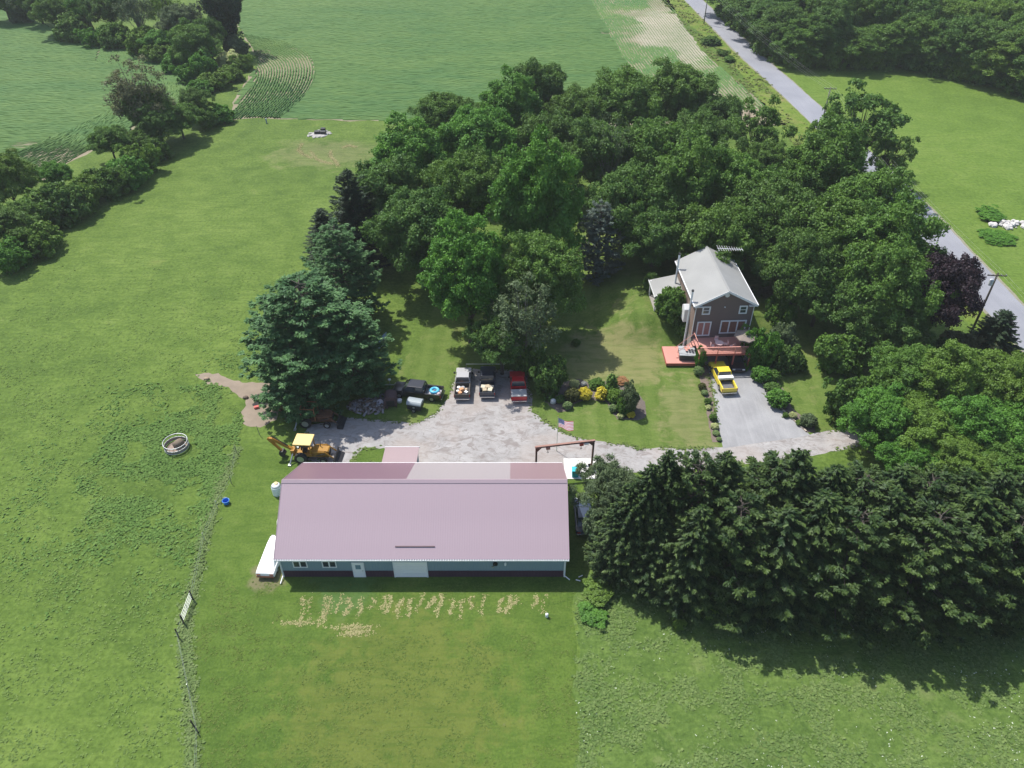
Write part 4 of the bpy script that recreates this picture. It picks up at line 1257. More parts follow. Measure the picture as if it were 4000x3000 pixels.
for i, (a, b) in enumerate(zip(front[:-1], front[1:])):
    n = max(2, int((b - a).length / 6))
    for q in range(n):
        e = a.lerp(b, (q + .5) / n)
        if not seen(e.x, e.y): continue
        nb_ += 1
        plant('bush2' if q % 2 else 'bush', e.x + wl.uniform(-1, 1), e.y + wl.uniform(-.5, 1.5), wl.uniform(3.2, 4.6), wl.uniform(4.5, 8), wl.choice(['mid', 'deep', 'mid', 'lime']), 'leafy bush at the foot of the wood, ' + ORD[min(nb_, 22)], cat='shrub', name='shrub', group='bushes at the front edge of the wood across the road')
tree_px('bush2', 3870, 840, 2.4, 1.0, 'bright', 'low weedy bush behind the white rubble on the meadow', cat='shrub', name='shrub', frac=.4)
tree_px('bush', 3900, 925, 2.4, .8, 'bright', 'low green bush in front of the white rubble on the meadow', cat='shrub', name='shrub', frac=.4)
tree_px('bush', 2775, 160, 2.4, 2.0, 'deep', 'round bush on the verge below the far utility pole', cat='shrub', name='shrub', frac=.4)
tree_px('bush2', 2826, 208, 1.6, 1.4, 'mid', 'second small bush down the verge from the far utility pole', cat='shrub', name='shrub', frac=.4)
tree_px('bush2', 2850, 232, 1.6, 1.2, 'mid', 'third small bush down the verge from the far utility pole', cat='shrub', name='shrub', frac=.4)

# ================================================================ BUILDINGS
def M3(loc, rx=0, ry=0, rz=0):
    return Matrix.Translation(loc) @ Matrix.Rotation(rz, 4, 'Z') @ Matrix.Rotation(ry, 4, 'Y') @ Matrix.Rotation(rx, 4, 'X')


white = plain('white_paint', (.72, .73, .74), .5, var=.06)
trim_white = plain('white_trim', (.66, .68, .70), .55, var=.08)
glass = plain('window_glass', (.035, .045, .055), .08, spec=.8, var=.3)
blackp = plain('black_plastic', (.018, .018, .02), .5, var=.2)
rubber = plain('tyre_rubber', (.022, .022, .024), .85, var=.2)
steel = plain('galvanised_steel', (.42, .44, .44), .45, .7, var=.15)
darkmetal = plain('dark_metal', (.05, .048, .05), .5, .5, var=.3)
chrome = plain('chrome', (.6, .6, .62), .2, .9)

# ---- long barn
def metal_roof(name, col, var=.06, rough=.38):
    t = NT(name)
    n = t.noise(.35, 5, .6, .2)
    s = t.noise(1.0, 4, .6, 0, (3.0, .25, .25))
    c = t.mix(n, tuple(x * (1 - var) for x in col), tuple(x * (1 + var) for x in col))
    c = t.mix(t.math('MULTIPLY', s, .18), c, tuple(min(1, x * 1.25 + .02) for x in col))
    t.color(c); t.rough(rough, .5)
    return t.m


BX0, BX1, BYF, BYR, BYB = -22.1, 5.3, 45.25, 51.6, 57.95
ZE, ZR = 3.05, 6.95
barn = thing('long_barn', 'long single storey blue grey barn with a pale mauve metal roof', 'barn', ((BX0 + BX1) / 2, BYR, 0))
bx, by = barn.location.x, barn.location.y
wallm = plain('barn_siding', (.19, .27, .315), .6, var=.07, scale=.6)
skirt = plain('barn_skirt', (.055, .028, .045), .6, var=.15, scale=.6)
wl_, wr_, wf_, wb_ = BX0 + .3 - bx, BX1 - .3 - bx, BYF + .38 - by, BYB - .38 - by


def ribbed(x0, x1, z0, z1, y, out, pitch=.3048, h=.018):
    """ribbed metal sheet on a wall facing out (-1 towards the camera)"""
    m = MB()
    n = int((x1 - x0) / pitch)
    p = (x1 - x0) / n
    pr = []
    for i in range(n):
        a = x0 + i * p
        pr += [(a, 0), (a + p * .70, 0), (a + p * .76, h), (a + p * .94, h)]
    pr.append((x1, 0))
    vs = [(a, y + out * b, z0) for a, b in pr] + [(a, y + out * b, z1) for a, b in pr]
    k = len(pr)
    m.add(vs, [(i, i + 1, k + i + 1, k + i) for i in range(k - 1)])
    return m


core = MB().prism([(wf_ + .02, 0), (wb_ - .02, 0), (wb_ - .02, ZE - .05), (0, ZR - .22), (wf_ + .02, ZE - .05)], wl_, wr_, 'X')
core.build('wall_core', wallm, barn)
ribbed(wl_, wr_, .92, ZE - .02, wf_, -1).build('front_siding', wallm, barn)
ribbed(wl_, wr_, 0, .90, wf_ - .012, -1).build('wainscot', skirt, barn)
MB().box(wl_, wr_, wf_ - .05, wf_ - .02, .885, .925).build('wainscot_trim', skirt, barn)
for s, x in ((-1, wl_), (1, wr_)):
    g = MB().prism([(wf_, .0), (wb_, .0), (wb_, ZE - .05), (0, ZR - .2), (wf_, ZE - .05)], x, x + s * .02, 'X')
    g.build('gable_wall', wallm, barn)
    MB().box(x - .07, x + .07, wf_ - .055, wf_ - .018, 0, ZE - .04).build('corner_trim', trim_white, barn)
# roof sheets: each a part
rf, rb_dark, rb_mid, rb_right = metal_roof('mauve_sheen_roof', (.350, .268, .300)), metal_roof('maroon_roof', (.190, .120, .150)), metal_roof('pale_roof', (.31, .275, .285)), metal_roof('rose_roof', (.245, .165, .180))  # front slope lighter: chalky paint with sky sheen put into its base colour


def roof_sheet(ya, za, yb, zb, w_, mat, name):
    m = MB()
    L = math.hypot(yb - ya, zb - za)
    ny, nz = -(zb - za) / L, (yb - ya) / L
    if nz < 0: ny, nz = -ny, -nz
    pr = []
    for i in range(4):
        a = i * w_ / 4
        pr += [(a, 0), (a + .03, .005), (a + .05, .005), (a + .08, 0)]
    pr.append((w_ + .0, 0))
    up = [(a, ya + ny * (b + .03), za + nz * (b + .03)) for a, b in pr] + [(a, yb + ny * (b + .03), zb + nz * (b + .03)) for a, b in pr]
    k = len(pr)
    m.add(up, [(i, i + 1, k + i + 1, k + i) for i in range(k - 1)])
    o = m.build(name, mat)
    me = o.data
    bpy.data.objects.remove(o)
    return me


nS = 30
sw = (BX1 - BX0) / nS
meshes = {}
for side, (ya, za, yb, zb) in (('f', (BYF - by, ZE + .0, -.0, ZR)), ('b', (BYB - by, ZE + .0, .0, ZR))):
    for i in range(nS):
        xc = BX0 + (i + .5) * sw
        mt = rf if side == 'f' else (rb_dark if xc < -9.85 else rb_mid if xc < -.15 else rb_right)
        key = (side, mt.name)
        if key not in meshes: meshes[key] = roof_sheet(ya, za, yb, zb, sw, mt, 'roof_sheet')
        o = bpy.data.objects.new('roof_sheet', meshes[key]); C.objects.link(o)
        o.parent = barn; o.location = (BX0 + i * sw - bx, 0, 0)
    u = (1 if side == 'b' else -1)
MB().prism([(BYF - by, ZE - .06), (BYF - by, ZE + .02), (0, ZR + .02), (BYB - by, ZE + .02), (BYB - by, ZE - .06), (0, ZR - .07)], BX0 - bx + .01, BX1 - bx - .01, 'X').build('roof_deck', trim_white, barn)
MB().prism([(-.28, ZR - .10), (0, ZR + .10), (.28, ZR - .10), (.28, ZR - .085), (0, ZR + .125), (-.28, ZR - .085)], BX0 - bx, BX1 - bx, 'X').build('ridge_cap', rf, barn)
for x in (BX0 - bx - .03, BX1 - bx):
    for s, y in ((1, BYF - by), (-1, BYB - by)):
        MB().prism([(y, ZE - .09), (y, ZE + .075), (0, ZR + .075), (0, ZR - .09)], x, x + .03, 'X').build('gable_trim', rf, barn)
gm = MB().prism([(BYF - by - .13, ZE - .02), (BYF - by - .13, ZE - .14), (BYF - by - .01, ZE - .14), (BYF - by - .01, ZE - .02), (BYF - by - .03, ZE - .02), (BYF - by - .03, ZE - .12), (BYF - by - .11, ZE - .12), (BYF - by - .11, ZE - .02)], BX0 - bx, BX1 - bx, 'X')
gut = gm.build('gutter', white, barn)
sk = MB()
for i in range(118):
    x = BX0 - bx + .12 + i * .2325
    sk.box(x, x + .07, BYF - by - .125, BYF - by - .0, ZE - .018, ZE + .006)
tag(sk.build('gutter_strap', white, barn), kind='stuff')
MB().box(BX0 - bx, BX1 - bx, BYB - by + .0, BYB - by + .12, ZE - .14, ZE - .02).build('gutter', white, barn)
MB().box(BX0 - bx + .02, BX1 - bx - .02, BYF - by + .02, wf_ + .01, ZE - .10, ZE - .065).build('soffit', trim_white, barn)
for x, s in ((BX0 - bx + .28, -1), (BX1 - bx - .35, 1)):
    MB().tube([(x, BYF - by - .05, ZE - .14), (x, wf_ - .08, ZE - .42), (x, wf_ - .08, .32), (x + s * (.1 if s < 0 else .55), wf_ - .35 - (.55 if s < 0 else .1), .10)], .055, 6).build('downspout', white, barn)
# snow guard lying low on the roof
sl_ = (ZR - ZE) / (BYR - BYF)
MB().box(-10.9 - bx, -7.2 - bx, BYF - by + .93, BYF - by + 1.03, ZE + .90 * sl_ + .03, ZE + .90 * sl_ + .16).build('snow_guard', plain('snow_guard', (.13, .085, .095), .6), barn)


def px_x(px, y, z):
    """world x of a photograph column on the barn's front wall"""
    f_ = CAM_H - z
    t_ = y * CS + f_ * SN
    return (px - 2000) / FPX * t_


def double_window(cx, cz, w_, h_, y, parent):
    f = thing_part('window', parent)
    fr = MB()
    fw = .09
    for a in ((-w_ / 2, -w_ / 2 + fw, -h_ / 2, h_ / 2), (w_ / 2 - fw, w_ / 2, -h_ / 2, h_ / 2), (-.06, .06, -h_ / 2 + fw, h_ / 2 - fw), (-w_ / 2 + fw, w_ / 2 - fw, h_ / 2 - fw, h_ / 2), (-w_ / 2 + fw, w_ / 2 - fw, -h_ / 2, -h_ / 2 + fw)):
        fr.box(a[0] + cx, a[1] + cx, y - .07, y, a[2] + cz, a[3] + cz)
    f = fr.build('window', trim_white, parent)
    for s in (-1, 1):
        MB().box(cx + (.06 if s > 0 else -w_ / 2 + fw), cx + (w_ / 2 - fw if s > 0 else -.06), y - .03, y - .012, cz - h_ / 2 + fw, cz + h_ / 2 - fw).build('pane', glass, f)
    return f


def thing_part(*a): return None


for px in (1172, 1286):
    double_window(px_x(px, 45.63, 1.95) - bx, 1.93, 1.35, .95, wf_ - .018, barn)
dx = px_x(1401, 45.63, 1.2) - bx
d = MB().box(dx - .48, dx + .48, wf_ - .09, wf_ - .031, .06, 2.12).build('door', white, barn, bevel=.01)
MB().box(dx - .25, dx + .25, wf_ - .105, wf_ - .092, 1.25, 1.85).build('door_pane', plain('pale_glass', (.16, .25, .30), .15, spec=.7), d)
MB().box(dx - .58, dx + .58, wf_ - .075, wf_ - .0305, 0, 2.2).build('door_frame', trim_white, d)
MB().box(dx + .36, dx + .42, wf_ - .15, wf_ - .092, 1.0, 1.06).build('door_handle', chrome, d)
gx = px_x(1604, 45.63, 1.2) - bx
gd = thing_part()
fr = MB(); fr.box(gx - 1.62, gx - 1.5, wf_ - .10, wf_ - .031, 0, 2.32); fr.box(gx + 1.5, gx + 1.62, wf_ - .10, wf_ - .031, 0, 2.32); fr.box(gx - 1.5, gx + 1.5, wf_ - .10, wf_ - .031, 2.2, 2.32)
gd = fr.build('garage_door', trim_white, barn)
for k in range(4):
    MB().box(gx - 1.5, gx + 1.5, wf_ - .085, wf_ - .032, .03 + k * .5425, .03 + k * .5425 + .525).build('door_panel', white, gd, bevel=.012)
lx = px_x(1935, 45.63, 2.0) - bx
fv = MB().lathe([(.02, 0), (.19, 0), (.23, .10), (.23, .18), (.12, .2)], 14).build('fan_vent', blackp, barn)
fv.rotation_euler = (R(90), 0, 0); fv.location = (lx, wf_ - .02, 2.05)
o = MB().lathe([(.02, 0), (.10, 0), (.11, .12), (.05, .2)], 10).build('wall_lamp', white, barn)
o.rotation_euler = (R(90), 0, 0); o.location = (px_x(1974, 45.63, 2.0) - bx, wf_ - .02, 2.0); o.scale = (1, 2.1, 1)
MB().box(lx - .35, lx - .15, wf_ - .12, wf_ - .02, 1.45, 1.65).build('socket_box', steel, barn)
MB().box(px_x(2000, 45.63, 2.4) - bx - .16, px_x(2000, 45.63, 2.4) - bx + .16, wf_ - .10, wf_ - .02, 2.42, 2.62).build('meter_box', plain('green_grey', (.25, .36, .34), .6), barn)
# lean-to behind
le = MB().hexa([(-13.85 - bx, BYB - by + .06, ZE - .28), (-10.15 - bx, BYB - by + .06, ZE - .28), (-10.15 - bx, 61.0 - by, 2.42), (-13.85 - bx, 61.0 - by, 2.42)],
               [(-13.85 - bx, BYB - by + .06, ZE - .2), (-10.15 - bx, BYB - by + .06, ZE - .2), (-10.15 - bx, 61.0 - by, 2.5), (-13.85 - bx, 61.0 - by, 2.5)])
le.build('entry_roof', metal_roof('entry_roof_pink', (.30, .225, .23)), barn)
MB().box(-13.9 - bx, -10.1 - bx, 61.0 - by, 61.06 - by, 2.36, 2.52).build('entry_fascia', trim_white, barn)
MB().box(-13.7 - bx, -10.3 - bx, BYB - by, 60.8 - by, 0, 2.4).build('entry_wall', wallm, barn)

# ---- the brown house
house = thing('brown_house', 'two storey brown house with a pale grey gable roof above a red deck', 'house', (26.95, 81.6, 0), R(2.5))
W2, LN, ZEh, ZRh = 3.62, 10.7, 7.85, 9.75
hb = plain('brown_siding', (.155, .115, .102), .7, var=.10, scale=.7)
hroof = plain('pale_shingles', (.275, .278, .272), .85, var=.14, scale=.45, bump=.3)
fnd = plain('block_foundation', (.30, .28, .26), .9, var=.15, bump=.4)
MB().prism([(-W2, 2.6), (W2, 2.6), (W2, ZEh), (0, ZRh - .06), (-W2, ZEh)], .03, LN - .03).build('wall', hb, house)
MB().box(-W2 + .02, W2 - .02, .05, LN, 0, 2.598).build('foundation', fnd, house)


def clap(z0, z1, half, y, out, top=None):
    m = MB()
    z = z0
    while z < z1:
        h = min(.2, z1 - z)
        hw = half(z + h * .5)
        if hw > .1:
            m.add([(-hw, y + out * .035, z), (hw, y + out * .035, z), (hw, y + out * .012, z + h), (-hw, y + out * .012, z + h), (-hw, y, z), (hw, y, z)], [(0, 1, 2, 3), (4, 5, 1, 0)])
        z += .2
    return m


tag(clap(2.62, ZRh - .15, lambda z: W2 - .02 if z < ZEh else (W2 - .02) * (ZRh - z) / (ZRh - ZEh), .028, -1).build('clapboard', hb, house), kind='stuff')
sm_ = MB()
z = 2.62
while z < ZEh - .05:
    for s in (-1, 1):
        sm_.add([(s * (W2 + .035), .05, z), (s * (W2 + .035), LN - .05, z), (s * (W2 + .012), LN - .05, z + .2), (s * (W2 + .012), .05, z + .2)], [(0, 1, 2, 3)])
    z += .2
tag(sm_.build('side_clapboard', plain('sunlit_brown_siding', (.20, .15, .125), .7, var=.08), house), kind='stuff')  # side siding lighter than the front: sunlight put into its colour
for s in (-1, 1):
    MB().box(s * W2 - .1, s * W2 + .1, -.05, .0, 2.6, ZEh - .02).build('corner_board', hb, house)
# roof halves with overhang
ov, oe = .42, .38
k_ = (ZRh - ZEh) / W2
for s in (-1, 1):
    e = (s * (W2 + oe), ZEh - k_ * oe)
    m = MB()
    y0, y1 = -ov, LN + ov
    m.add([(0, y0, ZRh + .02), (e[0], y0, e[1] + .02), (e[0], y1, e[1] + .02), (0, y1, ZRh + .02), (0, y0, ZRh + .16), (e[0], y0, e[1] + .14), (e[0], y1, e[1] + .14), (0, y1, ZRh + .16)],
          [(0, 1, 2, 3), (4, 7, 6, 5), (0, 4, 5, 1), (1, 5, 6, 2), (2, 6, 7, 3), (3, 7, 4, 0)])
    m.build('roof', hroof, house)
    m = MB()
    m.add([(s * .0, y0 - .04, ZRh - .12), (e[0], y0 - .04, e[1] - .14), (e[0], y0 - .04, e[1] + .17), (0, y0 - .04, ZRh + .19), (0, y0 - .002, ZRh - .12), (e[0], y0 - .002, e[1] - .14), (e[0], y0 - .002, e[1] + .17), (0, y0 - .002, ZRh + .19)],
          [(0, 1, 2, 3), (4, 7, 6, 5), (0, 4, 5, 1), (1, 5, 6, 2), (2, 6, 7, 3), (3, 7, 4, 0)])
    m.build('rake_board', white, house)
    MB().box(min(e[0], e[0] + s * .12), max(e[0], e[0] + s * .12), y0, y1, e[1] - .02, e[1] + .12).build('gutter', white, house)
    MB().box(s * (W2 - .65) if s > 0 else -W2 - oe, W2 + oe if s > 0 else -(W2 - .65), -ov, -.055, ZEh - .30, ZEh - .2).build('eave_return', white, house)
    MB().tube([(s * (W2 + .32), -.12, ZEh - .25), (s * (W2 + .08), -.08, ZEh - .6), (s * (W2 + .08), -.08, 2.9)], .05, 6).build('downspout', white, house)
MB().box(-.09, .09, -ov, LN + ov, ZRh + .165, ZRh + .2).build('ridge_cap', hroof, house)
o = MB().lathe([(.3, 0), (.3, .05), (.05, .07)], 8).build('gable_vent', white, house)
o.rotation_euler = (R(90), 0, 0); o.location = (0, -.01, ZRh - .68)
o = MB().lathe([(.08, 0), (.08, .12), (.03, .2)], 8).build('porch_lamp', white, house)
o.rotation_euler = (R(90), 0, 0); o.location = (-.05, -.01, 7.35)
curtain = plain('red_curtain', (.34, .17, .15), .8, var=.25, scale=4)


def house_window(cx, z0, z1, w_, panes, inner, y=-.012):
    m = MB()
    m.box(cx - w_ / 2, cx + w_ / 2, y - .09, y - .03, z0, z0 + .17); m.box(cx - w_ / 2, cx + w_ / 2, y - .09, y - .03, z1 - .17, z1)
    pw = (w_ - .17) / panes
    for k in range(panes + 1):
        xx = cx - w_ / 2 + k * pw
        m.box(xx, xx + .17, y - .088, y - .032, z0 + .16, z1 - .16)
    f = m.build('window', trim_white, house)
    for k in range(panes):
        xx = cx - w_ / 2 + .17 + k * pw
        MB().box(xx, xx + pw - .17, y - .05, y - .04, z0 + .17, z1 - .17).build('pane', inner, f)
    return f


for cx in (-2.35, 2.38):
    f = house_window(cx, 6.28, 7.5, 1.05, 1, glass)
    MB().box(cx - .40, cx + .40, -.082, -.064, 6.86, 6.92).build('sash', trim_white, f)
house_window(-2.28, 3.0, 5.2, 1.85, 2, curtain)
house_window(1.5, 3.3, 5.3, 3.35, 3, plain('warm_room_glass', (.20, .11, .085), .15, var=.3, spec=.7))
# side: bay, flue pipes, porch
by_ = MB().prism([(2.3, 3.6), (3.7, 3.6), (3.7, 5.5), (3.0, 6.0), (2.3, 5.5)], -W2 - .75, -W2 - .05, 'X')
by_.build('side_canopy', white, house, bevel=.08)
for y, z0, z1 in ((.75, .6, 9.3), (8.9, 3, 10.0)):
    p = MB().tube([(-W2 - .62, y, z0), (-W2 - .62, y, z1)], .13, 8).build('flue_pipe', trim_white, house)
    MB().tube([(-W2 - .62, y, z1), (-W2 - .62, y, z1 + .18)], .17, 8).build('flue_cap', darkmetal, p)
    MB().box(-W2 - .55, -W2 - .05, y - .04, y + .04, ZEh - .75, ZEh - .68).build('flue_bracket', darkmetal, p)
pr = MB().hexa([(-7.4, 6.6, 4.75), (-W2 - .04, 6.6, 5.55), (-W2 - .04, 11.0, 5.55), (-7.4, 11.0, 4.75)], [(-7.4, 6.6, 4.9), (-W2 - .04, 6.6, 5.7), (-W2 - .04, 11.0, 5.7), (-7.4, 11.0, 4.9)])
pr.build('porch_roof', hroof, house)
MB().box(-7.45, -7.402, 6.55, 11.05, 4.7, 4.93).build('porch_fascia', white, house)
MB().box(-7.2, -W2 - .06, 7.0, 10.8, 0, 2.6).build('porch_floor', fnd, house)
for x, y in ((-7.15, 6.85), (-5.3, 6.85), (-7.15, 10.7)):
    MB().box(x - .08, x + .08, y - .08, y + .08, 2.6 if y > 7 else 1.2, 4.78 + .2).build('porch_post', white, house)
# garage openings under the deck
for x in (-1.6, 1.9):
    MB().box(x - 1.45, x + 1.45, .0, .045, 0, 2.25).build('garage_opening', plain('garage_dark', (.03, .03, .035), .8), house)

# ---- red deck: boards and rails are parts
redd = plain('red_deck_paint', (.55, .26, .215), .6, var=.10, scale=.8)
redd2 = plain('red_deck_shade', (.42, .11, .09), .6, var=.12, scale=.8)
deck = thing('deck', 'raised faded red deck across the front of the brown house', 'deck', (26.95, 81.6, 0), R(2.5))
DZ = 2.7
n = 24
bd = MB().box(-3.45, 3.3, -.0, .145, DZ - .04, DZ).build('deck_board', redd, deck)
bd.location = (0, -3.65, 0)
for k in range(1, n):
    o = bd.copy(); C.objects.link(o); o.parent = deck; o.location = (0, -3.65 + k * .151, 0)
MB().box(-3.45, 3.3, -3.71, -3.66, DZ - .28, DZ + .02).build('rim_board', redd2, deck)
for x in (-3.3, -1.1, 1.1, 3.15):
    MB().box(x - .08, x + .08, -3.6, -3.44, 0, DZ - .045).build('post', redd2, deck)
    MB().box(x - .05, x + .05, -3.70, -3.60, DZ + .001, DZ + .98).build('rail_post', redd, deck)
MB().box(-3.45, 3.3, -3.72, -3.58, DZ + .98, DZ + 1.03).build('hand_rail', redd, deck)
MB().box(-3.45, 3.3, -3.68, -3.62, DZ + .12, DZ + .18).build('bottom_rail', redd, deck)
bal = MB().box(-.02, .02, -3.67, -3.63, DZ + .18, DZ + .98).build('baluster', redd, deck)
bal.location = (-3.25, 0, 0)
for k in range(1, 48):
    o = bal.copy(); C.objects.link(o); o.parent = deck; o.location = (-3.25 + k * .137, 0, 0)
MB().box(-3.5, -3.42, -2.2, 0, DZ + .95, DZ + 1.02).build('hand_rail', redd, deck)
for k in range(8):
    MB().box(-3.46 - .27 * (k + 1), -3.46 - .27 * k, -1.5, -.5, DZ - .26 * (k + 1), DZ - .26 * (k + 1) + .05).build('stair_tread', redd, deck)
MB().tube([(-3.5, -.45, DZ + .95), (-5.7, -.45, 1.5)], .04, 4).build('stair_rail', redd, deck)
MB().tube([(-3.5, -1.55, DZ + .95), (-5.7, -1.55, 1.5)], .04, 4).build('stair_rail', redd, deck)
rr = random.Random(8)
tb = thing('patio_table', 'round pale pink table among chairs on the red deck', 'table', (26.4, 79.3, DZ))
pk = plain('pale_pink_plastic', (.62, .44, .42), .5)
MB().lathe([(.02, .70), (.55, .70), (.55, .74), (.02, .745)], 16).build('tabletop', pk, tb)
MB().tube([(0, 0, 0), (0, 0, .7)], .04, 6).build('leg', pk, tb)
MB().lathe([(.28, 0), (.28, .04), (.04, .06)], 12).build('foot', pk, tb)
ch0 = None
for i, (x, y, a, lb) in enumerate([(25.5, 79.1, 0, 'pale patio chair left of the round deck table'), (27.3, 79.5, 3.1, 'pale patio chair right of the round deck table'), (26.3, 80.3, -1.6, 'pale patio chair behind the round deck table'), (28.0, 79.0, 2.2, 'pale patio chair standing apart near the umbrella')]):
    if ch0 is None:
        c = thing('patio_chair', lb, 'chair', (x, y, DZ), a, 'patio chairs on the deck')
        MB().box(-.22, .24, -.24, .24, .40, .44).build('seat', pk, c, bevel=.01)
        MB().box(-.27, -.22, -.24, .24, .44, .92).build('backrest', pk, c, bevel=.01)
        for sx_, sy_ in ((-.22, -.2), (-.22, .2), (.2, -.2), (.2, .2)): MB().box(sx_ - .02, sx_ + .02, sy_ - .02, sy_ + .02, 0, .4).build('leg', pk, c)
        ch0 = c
    else:
        c = copy_tree(ch0); c.location = (x, y, DZ); c.rotation_euler.z = a; c['label'] = lb
um = thing('patio_umbrella', 'taupe patio umbrella standing open at the right of the red deck', 'umbrella', (29.6, 79.3, DZ))
MB().lathe([(.24, 0), (.24, .06), (.03, .1)], 12).build('base', darkmetal, um)
MB().tube([(0, 0, .08), (0, 0, 2.35)], .025, 6).build('pole', steel, um)
tp = plain('taupe_canvas', (.225, .185, .16), .85, var=.2, scale=6)
v = [(0, 0, 2.42)]; fs = []
for k in range(8):
    a = k * math.pi / 4; v.append((1.55 * math.cos(a), 1.55 * math.sin(a), 1.85)); a += math.pi / 8; v.append((1.36 * math.cos(a), 1.36 * math.sin(a), 1.90))
for k in range(16): fs.append((0, 1 + k, 1 + (k + 1) % 16))
for k in range(16): v.append((v[1 + k][0], v[1 + k][1], v[1 + k][2] - .16)); fs.append((1 + k, 17 + k, 17 + (k + 1) % 16, 1 + (k + 1) % 16))
MB().add(v, fs).build('canopy', tp, um)

deck2 = thing('low_deck', 'low pinkish red deck platform beside the hot tub', 'deck', (21.9, 80.6, 0))
b0 = MB().box(-1.95, 1.95, 0, .142, .52, .56).build('deck_board', redd, deck2)
b0.location = (0, -1.85, 0)
for k in range(1, 25):
    o = b0.copy(); C.objects.link(o); o.parent = deck2; o.location = (0, -1.85 + k * .149, 0)
MB().box(-1.95, 1.95, -1.90, -1.86, .18, .57).build('rim_board', redd2, deck2)
MB().box(-1.99, -1.952, -1.90, 1.86, .18, .57).build('rim_board', redd2, deck2)
for x in (-1.8, 0, 1.8):
    for y in (-1.7, 1.6): MB().box(x - .06, x + .06, y - .06, y + .06, 0, .515).build('post', redd2, deck2)
ht = thing('hot_tub', 'square hot tub under a flat grey cover on the low red deck', 'hot tub', (22.75, 80.25, .56), R(-4))
MB().box(-1.0, 1.0, -1.0, 1.0, 0, .80).build('cabinet', plain('tub_cabinet', (.045, .055, .06), .6, var=.2), ht, bevel=.04)
MB().box(-1.06, -.01, -1.06, 1.06, .80, .90).build('cover', plain('tub_cover', (.33, .35, .37), .6, var=.08), ht, bevel=.03)
MB().box(.01, 1.06, -1.06, 1.06, .80, .90).build('cover', plain('tub_cover_half', (.35, .37, .39), .6, var=.08), ht, bevel=.03)
MB().add([(-.35, .35, .91), (.15, .25, .91), (.3, .55, .91), (-.1, .7, .91), (-.4, .6, .91), (-.35, .35, .93), (.15, .25, .93), (.3, .55, .93), (-.1, .7, .93), (-.4, .6, .93)],
         [(0, 1, 2, 3, 4), (5, 6, 7, 8, 9), (0, 1, 6, 5), (1, 2, 7, 6), (2, 3, 8, 7), (3, 4, 9, 8), (4, 0, 5, 9)]).build('folded_towel', redd, ht)
# curved garden wall at the foot of the stair
cw = thing('curved_wall', 'low curved tan stone wall below the deck stair', 'wall', (P(2678, 1296).x, P(2678, 1296).y - .3, 0))
stone = plain('tan_stone', (.30, .23, .16), .9, var=.25, bump=.5)
b0 = None
for lvl in range(2):
    for k in range(13):
        a = math.pi * (1.02 + (k + .5 * lvl) / 13 * .95)
        if b0 is None:
            b0 = MB().box(-.17, .17, -.13, .13, 0, .22).build('stone', stone, cw, bevel=.02)
            o = b0
        else:
            o = b0.copy(); C.objects.link(o); o.parent = cw
        o.location = (1.25 * math.cos(a), .85 * math.sin(a), lvl * .23)
        o.rotation_euler = (0, 0, math.atan2(.85 * math.cos(a), -1.25 * math.sin(a)))
an = thing('tv_antenna', 'white television antenna reaching right over the back of the house roof', 'antenna', (27.6, 91.0, ZRh - .3), R(2))
MB().tube([(0, 0, .0), (0, 0, 1.1)], .03, 6).build('mast', steel, an)
MB().tube([(-.2, 0, 1.1), (3.1, -.5, 1.1)], .035, 6).build('boom', white, an)
el = None
for k in range(11):
    q = k / 10
    o = MB().tube([(0, -.45 - .35 * (1 - q), 0), (0, .45 + .35 * (1 - q), 0)], .018, 4).build('element', white, an)
    o.location = (-.1 + 3.1 * q, -.02 - .47 * q, 1.13)

# ================================================================ VEHICLES
def wheel(parent, x, y, r, w_, name='wheel'):
    o = MB().tube([(0, -w_ / 2, 0), (0, w_ / 2, 0)], r, 18).build(name, rubber, parent, bevel=.03)
    o.location = (x, y, r)
    s = 1 if y > 0 else -1
    MB().tube([(0, s * (w_ / 2 - .01), 0), (0, s * (w_ / 2 + .012), 0)], r * .58, 12).build('rim', steel, o)
    return o


def car_paint(name, c, rough=.3):
    t = NT(name)
    t.color(t.mix(t.noise(.8, 3), tuple(x * .92 for x in c), tuple(min(1, x * 1.06) for x in c)))
    t.rough(rough, .5); t.b.inputs['Coat Weight'].default_value = .5; t.b.inputs['Coat Roughness'].default_value = .12
    return t.m


lamp_red = plain('tail_lamp', (.35, .02, .02), .3)
lamp_clear = plain('head_lamp', (.7, .72, .72), .15)


